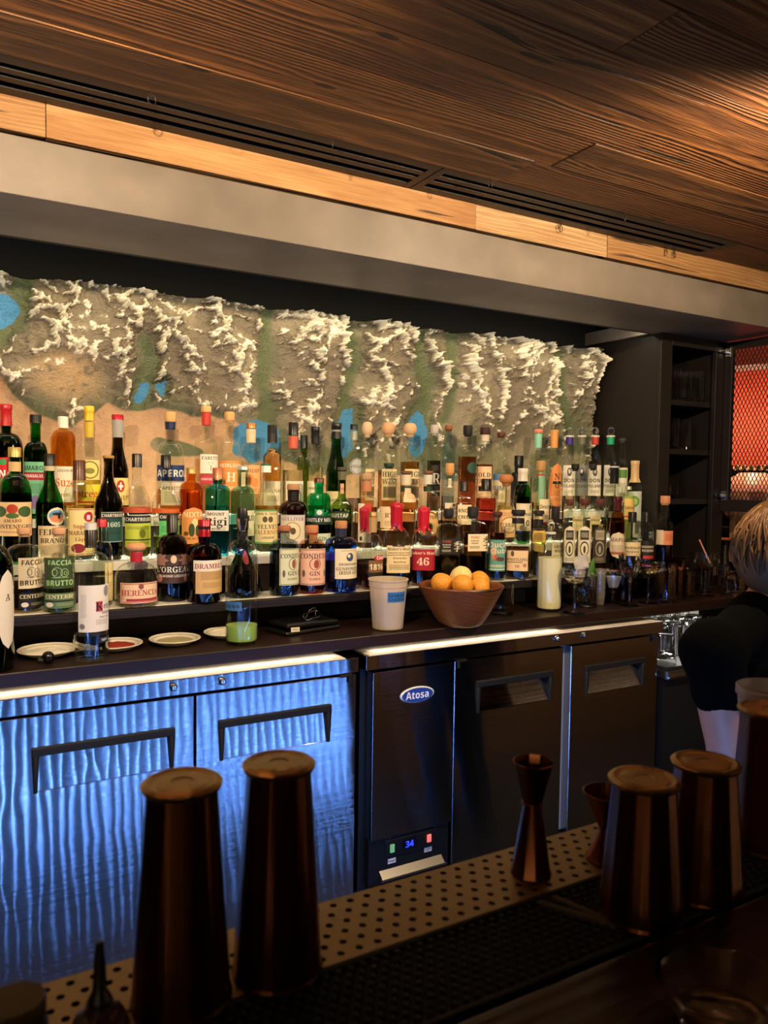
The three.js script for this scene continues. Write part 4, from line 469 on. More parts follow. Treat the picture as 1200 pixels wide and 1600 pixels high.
{L:'fluted cone decanter with wide wooden stopper and ornate cream label',x:1.8398,y:1.225,z:-2.275,H:0.2616,R:0.0368,p:[0.1201,0.1921,0.0154,'s'],cap:['knob','#b8743c',0.2257],g:'C',n:'brandy_bottle',q:['#c89030',0.1442],l:[[0.027,0.1291,0.4756,2.1903,{bg:'#ecbf84',t:[['FERRAND',0.55,0.22,'#3a2414','serif']],o:[['e',.5,.55,.42,.3,'#b0702c'],['e',.5,.55,.38,.26,'#f0d8a8'],['m',.1,.1,.6,.15,'#9a5a28']]}]]},
{L:'bright green whisky bottle with white sealed neck and numbered label',x:1.9199,y:1.225,z:-2.275,H:0.2845,R:0.0336,p:[0.1534,0.2263,0.0168,'r'],cap:['foil','#e6dcc0',0.236],g:'G',n:'whiskey_bottle',q:['#1c4a14',0.1777],l:[[0.0487,0.1522,0.4363,2.269,{bg:'#e4d8b4',t:[['LAPHROAIG',0.4,0.16,'#2a3a2a'],['10',0.72,0.3,'#2a3a2a']],o:[['e',.8,.14,.06,.1,'#5a5a3a']]}]]},
{L:'clear scotch bottle with cork and red neck band over pale green glass',x:2.0084,y:1.225,z:-2.275,H:0.3155,R:0.034,p:[0.1678,0.2614,0.0146,'r'],cap:['cork','#b88a50',0.2762],g:'C',n:'whiskey_bottle',q:['#d8b868',0.1554],l:[[0.0712,0.1688,0.7497,1.6423,{bg:'#ecdcb4',t:[["Dewar's",0.3,0.28,'#4a3a24','serif']],o:[['m',.1,.5,.8,.3,'#9a7a4a'],['r',0,.9,1,.1,'#a02a20']]}]],b:[[0.2491,0.2639,'#b8241c']]},
{L:'clear bottle with small black cap and pink liquor',x:2.0915,y:1.225,z:-2.275,H:0.2376,R:0.0318,p:[0.1425,0.1801,0.0135,'r'],cap:['screw','#161210',0.2276],g:'C',n:'rum_bottle',q:['#d8a090',0.1425]},
{L:'conical clear bottle with thin black pourer cap beside ball stoppered tequila',x:2.1867,y:1.225,z:-2.275,H:0.3069,R:0.0445,p:[0.1011,0.1674,0.0124,'s'],cap:['cork','#16120f',0.2841],g:'C',n:'tequila_bottle',q:['#e4dcc0',0.0782],l:[[0.002,0.1037,0.3899,1.0025,{bg:'#ecd9a0',t:[['HERRADURA',0.2,0.14,'#5a4a2a']],o:[['m',.1,.4,.8,.4,'#9a8a5a']]}]]},
{L:'conical clear bottle with black cap and cream label in front of red banded tequila',x:2.2819,y:1.225,z:-2.275,H:0.3088,R:0.0375,p:[0.0999,0.1671,0.0125,'s'],cap:['cork','#221c18',0.2883],g:'C',n:'tequila_bottle',q:['#ecd89a',0.0843],l:[[0.002,0.102,0.5349,1.3373,{bg:'#ecd9a0',t:[['HERRADURA',0.2,0.14,'#5a4a2a']],o:[['m',.1,.4,.8,.4,'#9a8a5a']]}]]},
{L:'clear bottle with long glossy black neck capsule',x:2.4126,y:1.225,z:-2.283,H:0.3194,R:0.039,p:[0.156,0.2299,0.0166,'r'],cap:['foil','#0e0c0a',0.2299],g:'C',n:'rum_bottle',q:['#d8d49a',0.1401],b:[[0.2958,0.3037,'#c8c8c0']]},
{L:'tall clear bottle with tan wax neck and lime label, pale ground painted as backlit glass',x:2.4838,y:1.225,z:-2.239,H:0.3258,R:0.0315,p:[0.1942,0.2417,0.0151,'r'],cap:['foil','#d9b47c',0.2364],g:'C',n:'rum_bottle',q:['#d8dcd8',0.152],l:[[0.002,0.2001,0,2.1517,{bg:'#c2cbb8',t:[['',0,0,'#000']],o:[['e',.5,.22,.3,.12,'#5a9a2a'],['e',.5,.22,.2,.07,'#a8cc70'],['m',.2,.5,.6,.3,'#8a9a80']]}]]},  // pale label ground stands in for the brightly backlit glass
{L:'bottle of green liqueur with yellow green label',x:2.4279,y:1.225,z:-2.22,H:0.2206,R:0.0228,p:[0.1686,0.1946,0.0108,'r'],cap:['screw','#c8c0a0',0.2076],g:'C',q:['#a8b838',0.1556],l:[[0.0866,0.1822,0.4436,2.2544,{bg:'#e0c070',t:[['Xtabentun',0.5,0.22,'#7a3a18','serif']],o:[['r',0,0,1,.12,'#8aa838'],['r',0,.85,1,.06,'#c83a28']]}]]},
{L:'squat clear bottle with flat cork and cream lion drawing label',x:0.1856,y:1.115,z:-2.146,H:0.213,R:0.0421,p:[0.1495,0.1723,0.0133,'r'],cap:['cork','#cf9a70',0.1967],g:'C',n:'amaro_bottle',q:['#d8a048',0.0842],l:[[0.0632,0.1403,0.531,1.7045,{bg:'#e9d8b0',t:[['FACCIA',0.16,0.22,'#241a12'],['BRUTTO',0.82,0.24,'#241a12']],o:[['a',.28,.3,.42,.34,'#241a12']]}],[0.0133,0.052,0.531,1.7045,{bg:'#1c1812',t:[['CENTERBE',0.24,0.36,'#efe0b8','serif']],o:[['r',0,.48,1,.08,'#0c0c0a'],['e',.2,.76,.12,.16,'#efe0c8'],['m',.4,.66,.5,.2,'#b8b090']]}]]},
{L:'squat bottle of green amaro with flat cork and dark lion drawing label',x:0.2646,y:1.115,z:-2.118,H:0.2132,R:0.0394,p:[0.1524,0.1721,0.0136,'r'],cap:['cork','#cf9a70',0.1968],g:'C',n:'amaro_bottle',q:['#5a7a1c',0.0899],l:[[0.0619,0.1397,0.0331,2.1734,{bg:'#3a4a2c',t:[['FACCIA',0.16,0.22,'#a8d890'],['BRUTTO',0.82,0.24,'#a8d890']],o:[['a',.28,.3,.42,.34,'#a8d890']]}],[0.0115,0.0505,0.0331,2.1734,{bg:'#5a7a50',t:[['CENTERBE',0.24,0.36,'#efe0b8','serif']],o:[['r',0,.48,1,.08,'#0c0c0a'],['e',.2,.76,.12,.16,'#efe0c8'],['m',.4,.66,.5,.2,'#b8b090']]}]]},
{L:'slim clear bottle with red cap half hidden behind tall vodka bottle',x:0.3791,y:1.115,z:-2.17,H:0.2315,R:0.0268,p:[0.1331,0.1729,0.0114,'r'],cap:['screw','#b82430',0.2109],g:'C',q:['#c8c890',0.0777],l:[[0.002,0.1151,0.7844,1.0791,{bg:'#e8d898',t:[['ITALICUS',0.3,0.12,'#c8642a']],o:[['m',.2,.5,.6,.4,'#a87a3a']]}]]},
{L:'squat round bottle with wooden knob stopper and cream and red label',x:0.4586,y:1.115,z:-2.126,H:0.1689,R:0.056,p:[0.0701,0.1169,0.0148,'r'],cap:['knob','#d89a6a',0.1446],g:'C',q:['#c8641c',0.0302],l:[[0.0124,0.0667,0.2212,2.0098,{bg:'#ecc9a0',t:[['HERENCIA',0.5,0.36,'#a83428','serif']],bd:'#b8483a',o:[['e',.5,.18,.06,.14,'#8a4a3a'],['r',.16,.78,.8,.12,'#a8283a'],['m',.03,.15,.08,.7,'#c0604a']]}]],b:[[0.1135,0.1429,'#b82434']]},
{L:'dark brown bottle with black cap and bronze starburst label',x:0.5659,y:1.115,z:-2.168,H:0.2432,R:0.0409,p:[0.155,0.1856,0.0139,'r'],cap:['screw','#15110f',0.191],g:'B',q:['#120a06',0.1044],l:[[0.0517,0.1317,0.1033,2.9349,{bg:'#4a3226',t:[["L'ORGEAT",0.52,0.28,'#f0e8d8','serif'],['ALMOND LIQUEUR',0.74,0.12,'#e8dccc']],o:[['s',.18,.2,.22,'#a87a64'],['s',.82,.2,.22,'#a87a64'],['r',.04,.38,.92,.26,'#1c1512'],['e',.5,.16,.07,.14,'#e8c8a0'],['e',.14,.82,.1,.14,'#b07a68'],['e',.86,.82,.1,.14,'#b07a68']]}]]},
{L:'broad dark bottle with red cap and cream and gold shield label',x:0.6423,y:1.115,z:-2.118,H:0.2286,R:0.0482,p:[0.1243,0.1639,0.0158,'r'],cap:['screw','#c02430',0.1819],g:'B',q:['#100806',0.1207],l:[[0.0264,0.1007,0.5392,2.0632,{bg:'#d8b070',t:[['',0,0,'#000']],o:[['m',.15,.2,.7,.3,'#8a5a2a'],['m',.2,.6,.6,.2,'#9a6a3a']]}],[0.0883,0.1184,0.4749,2.1918,{bg:'#efe4cc',t:[['DRAMBUIE',0.55,0.62,'#9a1c24','serif']]}]],b:[[0.2016,0.2106,'#181210']]},
{L:'dark green bell shaped bottle with red wax seal behind juice bottle',x:0.7691,y:1.115,z:-2.1581,H:0.2357,R:0.0518,p:[0.0493,0.153,0.0157,'s'],cap:['foil','#1a1814',0.2019],g:'DG',q:['#0a0a05',0.0776],l:[[0.0947,0.1353,0.3908,0.7101,{bg:'#b8222c',t:[['',0,0,'#000']],shape:'oval'}]]},
{L:'round dark blue black gin bottle with cork and pale green label',x:0.8886,y:1.115,z:-2.13,H:0.205,R:0.0436,p:[0.1363,0.1669,0.0161,'r'],cap:['cork','#a8643c',0.1898],g:'C3',n:'gin_bottle',q:['#0d1220',0.1363],l:[[0.033,0.1403,0.6308,1.8801,{bg:'#d6d8ac',t:[['CONDESA',0.2,0.2,'#4a3a34','serif'],['GIN',0.68,0.16,'#4a3a34','serif'],['CLASICA',0.83,0.08,'#4a3a34']],bd:'#6a5a48',o:[['e',.5,.42,.17,.17,'#8a6a58'],['e',.5,.42,.14,.15,'#d6d8ac'],['e',.54,.42,.08,.12,'#9a4a30'],['e',.16,.68,.05,.1,'#6a5a4a'],['e',.86,.68,.05,.1,'#6a5a4a']]}]]},
{L:'round pink gin bottle with cork and pink label',x:0.9784,y:1.115,z:-2.13,H:0.2052,R:0.0407,p:[0.1332,0.1643,0.0165,'r'],cap:['cork','#c07a4a',0.1819],g:'P',n:'gin_bottle',q:['#a83a1c',0.0413],l:[[0.0275,0.137,0.2705,2.6005,{bg:'#efb894',t:[['CONDESA',0.2,0.2,'#4a3a34','serif'],['GIN',0.68,0.16,'#4a3a34','serif'],['CLASICA',0.83,0.08,'#4a3a34']],bd:'#6a5a48',o:[['e',.5,.42,.17,.17,'#8a6a58'],['e',.5,.42,.14,.15,'#efb894'],['e',.54,.42,.08,.12,'#9a4a30'],['e',.16,.68,.05,.1,'#6a5a4a'],['e',.86,.68,.05,.1,'#6a5a4a']]}]]},
{L:'ribbed cobalt blue gin bottle with cork and cream label',x:1.0772,y:1.115,z:-2.13,H:0.2172,R:0.0487,p:[0.1417,0.1695,0.0159,'r'],cap:['cork','#b8804a',0.1934],g:'U',n:'gin_bottle',q:['#12388a',0.0499],l:[[0.0425,0.1344,0.6082,1.9251,{bg:'#ecdcb0',t:[['DRUMSHANBO',0.52,0.11,'#3a3424'],['GUNPOWDER',0.67,0.16,'#2a2418','serif'],['IRISH GIN',0.8,0.15,'#2a2418','serif']],o:[['e',.5,.28,.13,.14,'#3a4a6a'],['e',.46,.24,.06,.06,'#ecdcb0'],['m',.2,.04,.6,.06,'#8a7a50']]}]],b:[[0.1695,0.1934,'#23283a']],rib:1},
{L:'tall clear bottle of red spirit with gold neck foil and brown label',x:1.1828,y:1.115,z:-2.118,H:0.2444,R:0.034,p:[0.119,0.1737,0.0121,'r'],cap:['screw','#a8844c',0.2303],g:'C',n:'whiskey_bottle',q:['#a81c14',0.054],l:[[0.0403,0.0944,0.4606,1.6008,{bg:'#7a5a34',t:[['1816',0.38,0.5,'#f0e4c8']],o:[['r',0,.7,1,.3,'#16120e']]}],[0.0924,0.1104,0.8571,1.4274,{bg:'#c0242c',t:[['CASK',0.5,0.75,'#fff']],shape:'oval'}]],b:[[0.1798,0.2282,'#b8935c']]},
{L:'bourbon bottle with dripping red wax and torn cream paper label',x:1.2768,y:1.115,z:-2.13,H:0.2779,R:0.0476,p:[0.1435,0.1891,0.0166,'r'],cap:['wax','#b8182c',0.2077],g:'C',n:'whiskey_bottle',q:['#6a2408',0.0729],l:[[0.05,0.1376,0.275,1.7514,{bg:'#ecd6a2',t:[["Maker's Mark",0.13,0.15,'#3a2818','serif'],['PRIVATE SELECTION',0.27,0.08,'#3a2818'],['Kentucky',0.46,0.1,'#5a3a20','serif'],['Bourbon',0.6,0.1,'#5a3a20','serif']],o:[['r',.2,-.02,.5,.06,'#23283a'],['r',0,.34,1,.02,'#5a3a20'],['m',.1,.7,.8,.2,'#4a3018']]}]],sq:4},
{L:'bourbon bottle with dripping red wax and red label numbered 46',x:1.3814,y:1.115,z:-2.13,H:0.2628,R:0.0422,p:[0.1446,0.1826,0.0158,'r'],cap:['wax','#c01c30',0.1995],g:'C',n:'whiskey_bottle',q:['#8a300c',0.1107],l:[[0.0525,0.1213,0,2.6934,{bg:'#a8142c',t:[["Maker's Mark",0.18,0.18,'#f0dcc0','serif'],['46',0.58,0.5,'#f0dcc0','serif']]}]],sq:4},
{L:'red wax necked bottle standing behind the red spirit bottle',x:1.1821,y:1.115,z:-2.172,H:0.2624,R:0.0264,p:[0.1389,0.1801,0.0124,'r'],cap:['wax','#b0182c',0.2007],g:'C',n:'whiskey_bottle',q:['#8a300c',0.0769]},
{L:'square whisky bottle with black stopper and black brush stroke label',x:1.48,y:1.115,z:-2.13,H:0.2514,R:0.0408,p:[0.1804,0.202,0.014,'r'],cap:['cork','#141210',0.2235],g:'C',n:'whiskey_bottle',q:['#2a1408',0.133],l:[[0.1007,0.1538,0.3453,1.7992,{bg:'#16130f',t:[['TOKI',0.2,0.22,'#b8543a','sans-serif',0.27,0.42],['SUNTORY',0.4,0.11,'#e8dfc8','sans-serif',0.27,0.42],['WHISKY',0.54,0.11,'#e8dfc8','sans-serif',0.27,0.42]],o:[['k',.74,.5,.3,'#e8dfc8'],['m',.06,.7,.4,.16,'#e8dfc8']]}]],sq:6},
{L:'square whisky bottle with black stopper and cream brush stroke label',x:1.581,y:1.115,z:-2.13,H:0.2571,R:0.048,p:[0.187,0.2089,0.0153,'r'],cap:['cork','#161412',0.2221],g:'C',n:'whiskey_bottle',q:['#5a3008',0.1694],l:[[0.1085,0.1667,0.6473,1.847,{bg:'#ecdcb4',t:[['TOKI',0.2,0.22,'#b8543a','sans-serif',0.27,0.42],['SUNTORY',0.4,0.11,'#1a1612','sans-serif',0.27,0.42],['WHISKY',0.54,0.11,'#1a1612','sans-serif',0.27,0.42]],o:[['k',.74,.5,.3,'#1a1612'],['m',.06,.7,.4,.16,'#1a1612']]}]],sq:6},
{L:'narrow bourbon bottle with teal label showing a wild duck',x:1.6863,y:1.115,z:-2.13,H:0.2385,R:0.0322,p:[0.149,0.1938,0.0144,'r'],cap:['cork','#4a2414',0.2251],g:'C',n:'whiskey_bottle',q:['#3a1408',0.1669],l:[[0.0342,0.1429,0.1663,2.2822,{bg:'#56a08c',t:[['Duck',0.16,0.24,'#ecd0b0'],['Club',0.36,0.22,'#ecd0b0'],['BOURBON',0.84,0.13,'#ecdcb8']],o:[['e',.3,.42,.12,.2,'#d8a888'],['e',.4,.58,.18,.1,'#a8644a'],['e',.64,.62,.22,.07,'#5a3a30'],['e',.26,.56,.08,.07,'#d87a50'],['r',0,.93,1,.03,'#ecdcb8']]}]],sq:3},
{L:'wide shouldered rye bottle with black stopper and cream shield label',x:1.7809,y:1.115,z:-2.13,H:0.2443,R:0.0483,p:[0.1555,0.1874,0.0213,'r'],cap:['cork','#1a120e',0.2284],g:'C',n:'whiskey_bottle',q:['#4a1a08',0.1121],l:[[0.0318,0.1036,-0.0363,1.7513,{bg:'#ecca94',t:[['WHISTLEPIG',0.45,0.22,'#3a2414','serif'],['10',0.78,0.2,'#a04a24']],o:[['e',.3,.16,.07,.14,'#5a4024'],['r',0,.56,.75,.04,'#7a5a34'],['e',.84,.72,.08,.1,'#b8845a']]}]],b:[[0.1965,0.2148,'#2a1c16']],sq:3},
{L:'short golden whisky bottle with black stopper and yellow label',x:1.876,y:1.115,z:-2.13,H:0.2411,R:0.0284,p:[0.1484,0.1763,0.0159,'r'],cap:['cork','#241610',0.2272],g:'C',n:'whiskey_bottle',q:['#d8a030',0.1438],l:[[0.128,0.1693,0.136,1.8797,{bg:'#d8b048',t:[['',0,0,'#000']],o:[['m',.1,.2,.8,.6,'#7a4a18']]}]],b:[[0.1856,0.2087,'#16110e']]},
{L:'clear bottle with black stopper and cream label behind the cloudy bottle',x:1.9939,y:1.115,z:-2.172,H:0.2524,R:0.0302,p:[0.147,0.1902,0.0121,'r'],cap:['cork','#16110f',0.2046],g:'C',n:'gin_bottle',q:['#cfc8a8',0.0411],l:[[0.0451,0.1211,0.6155,1.9106,{bg:'#d8ccA4',t:[['GREEN',0.2,0.18,'#3a3a24'],['MARK',0.42,0.18,'#3a3a24']],o:[['m',.1,.6,.8,.3,'#6a6a4a']]}]]},
{L:'clear tequila bottle with brown cap and black arched label by the cloudy bottle',x:2.0128,y:1.115,z:-2.118,H:0.2828,R:0.0248,p:[0.1883,0.2214,0.0119,'r'],cap:['cork','#5a2c20',0.2639],g:'C',n:'tequila_bottle',q:['#e4dcc0',0.1646],l:[[0.0491,0.1854,0.136,1.8797,{bg:'#d8cfae',t:[['',0,0,'#000']],shape:'arch',bd:'#2a261c',o:[['r',.2,.12,.6,.26,'#2a261c'],['m',.26,.18,.48,.14,'#d8cfae'],['e',.5,.62,.3,.2,'#2a261c'],['e',.5,.62,.24,.16,'#d8cfae'],['e',.5,.64,.08,.1,'#2a261c'],['m',.15,.86,.7,.1,'#2a261c']]}]]},
{L:'clear tequila bottle with brown cap and cream arched label',x:2.0984,y:1.115,z:-2.13,H:0.2822,R:0.0292,p:[0.186,0.2197,0.014,'r'],cap:['cork','#5a2c20',0.263],g:'C',n:'tequila_bottle',q:['#e4dcc0',0.1619],l:[[0.0447,0.1833,0.136,1.8797,{bg:'#e6dcbc',t:[['',0,0,'#000']],shape:'arch',bd:'#3a3022',o:[['r',.2,.12,.6,.26,'#3a3022'],['m',.26,.18,.48,.14,'#e6dcbc'],['e',.5,.62,.3,.2,'#3a3022'],['e',.5,.62,.24,.16,'#e6dcbc'],['e',.5,.64,.08,.1,'#3a3022'],['m',.15,.86,.7,.1,'#3a3022']]}]]},
{L:'golden tequila bottle with brown cap and dark grey arched label',x:2.1778,y:1.115,z:-2.13,H:0.282,R:0.0294,p:[0.1894,0.2187,0.0141,'r'],cap:['cork','#5a2c20',0.2625],g:'C',n:'tequila_bottle',q:['#d8a028',0.1845],l:[[0.0413,0.1818,0.136,1.8797,{bg:'#3f382e',t:[['',0,0,'#000']],shape:'arch',bd:'#a89a78',o:[['r',.2,.12,.6,.26,'#a89a78'],['m',.26,.18,.48,.14,'#3f382e'],['e',.5,.62,.3,.2,'#a89a78'],['e',.5,.62,.24,.16,'#3f382e'],['e',.5,.64,.08,.1,'#a89a78'],['m',.15,.86,.7,.1,'#a89a78']]}]]},
{L:'dark amber bottle with wine red capsule and oval cream label',x:2.2731,y:1.115,z:-2.13,H:0.2917,R:0.0285,p:[0.1678,0.2323,0.0143,'r'],cap:['foil','#4a0e12',0.2372],g:'A',q:['#4a1c08',0.1951],l:[[0.0543,0.1553,0.2056,2.7305,{bg:'#e0d0a8',t:[['MAPLE',0.3,0.2,'#7a5a4a']],shape:'oval',o:[['m',.2,.5,.6,.3,'#8a6a58'],['r',.1,.76,.8,.1,'#a85a48']]}]]},
{L:'clear rum bottle with black cap and cream curved title label',x:2.3552,y:1.115,z:-2.13,H:0.2314,R:0.0336,p:[0.1358,0.1862,0.0144,'r'],cap:['screw','#141210',0.1912],g:'C',n:'rum_bottle',q:['#d8d0b0',0.1156],l:[[0.0442,0.114,0.1901,2.7613,{bg:'#ecd9a4',t:[["CHAIRMAN'S",0.32,0.2,'#4a3a20'],['RESERVE',0.54,0.18,'#4a3a20']],o:[['m',.2,.72,.6,.2,'#7a6a40']]}]]},
{L:'clear rum bottle with black cap and black label with red stripe',x:2.4346,y:1.115,z:-2.13,H:0.2306,R:0.0302,p:[0.1337,0.1847,0.0145,'r'],cap:['screw','#141210',0.1898],g:'C',n:'rum_bottle',q:['#c8b890',0.1132],l:[[0.0404,0.1163,0.4381,2.2653,{bg:'#1c1816',t:[["CHAIRMAN'S",0.3,0.2,'#e0d4b8'],['RESERVE',0.5,0.18,'#e0d4b8']],o:[['r',0,.76,1,.16,'#b8342a']]}]]},
{L:'bulb necked bottle with cork and peach paper label',x:2.5054,y:1.115,z:-2.1,H:0.295,R:0.0337,p:[0.1647,0.2363,0.0156,'bulb'],cap:['cork','#cf8a5c',0.2644],g:'C',n:'rum_bottle',q:['#3a2414',0.134],l:[[0.1018,0.1599,-0.5506,0.9582,{bg:'#d8c4a0',t:[['',0,0,'#000']]}],[0.1018,0.1574,0.5595,1.262,{bg:'#e0885a',t:[['',0,0,'#000']],o:[['m',.15,.2,.7,.5,'#a8502a']]}]]},
{L:'dark green wine shaped bottle with long oval cream label at counter end',x:0.094,y:1.012,z:-1.985,H:0.4531,R:0.0553,p:[0.225,0.2915,0.0184,'r'],cap:['foil','#101010',0.3797],g:'DG',n:'vermouth_bottle',q:['#060c05',0.2472],l:[[0.0527,0.2337,0.846,1.0123,{bg:'#e4d8bc',t:[['A',0.35,0.12,'#3a2a1c','serif']],shape:'oval'}]]},
{L:'tall clear vodka bottle with black cap and white paper label',x:0.3197,y:1.012,z:-1.985,H:0.3361,R:0.0412,p:[0.2341,0.2655,0.0125,'r'],cap:['screw','#161412',0.2765],g:'C',n:'vodka_bottle',q:['#d4dcd4',0.0636],l:[[0.0741,0.1873,0.2785,2.0485,{bg:'#e4dccc',t:[['etel',0.46,0.22,'#2a2420','serif',0.86,0.26],['VODKA',0.6,0.1,'#2a2420','sans-serif',0.82,0.3],['FAMILY MADE',0.69,0.05,'#4a4440','sans-serif',0.78,0.36]],o:[['r',.5,.35,.2,.22,'#c8384a'],['b',.5,.35,.2,.22,'K','#141414'],['e',.84,.14,.1,.12,'#8a8a88'],['m',.08,.2,.16,.5,'#a8a098'],['m',.5,.74,.4,.12,'#8a8a80'],['e',.12,.88,.08,.06,'#7a7a78']]}],[0.0461,0.0601,0.7971,0.7868,{bg:'#1c2030',t:[['1691',0.5,0.6,'#e8e0d0']]}]],b:[[0.3189,0.3361,'#d8d4c8']]},
{L:'swing of pale green juice in clear bottle with black speed pourer and blue tape',x:0.7112,y:1.012,z:-2,H:0.37,R:0.0438,p:[0.2115,0.2848,0.0112,'r'],cap:['pourer','#12110f',0.2918],g:'C',n:'juice_bottle',q:['#9ab858',0.0501],l:[[0.0944,0.1185,-0.6862,1.3724,{bg:'#3a6a9a',t:[['mix 6/4',0.5,0.55,'#101418']]}]],milk:1},
{L:'clear bottle of cloudy white syrup with round glass stopper',x:1.8471,y:1.012,z:-2.035,H:0.3174,R:0.0428,p:[0.1874,0.2637,0.0154,'s'],cap:['ball','#d8d4c8',0.2727],g:'C',n:'syrup_bottle',q:['#e8dcb0',0.1852],milk:1}
];
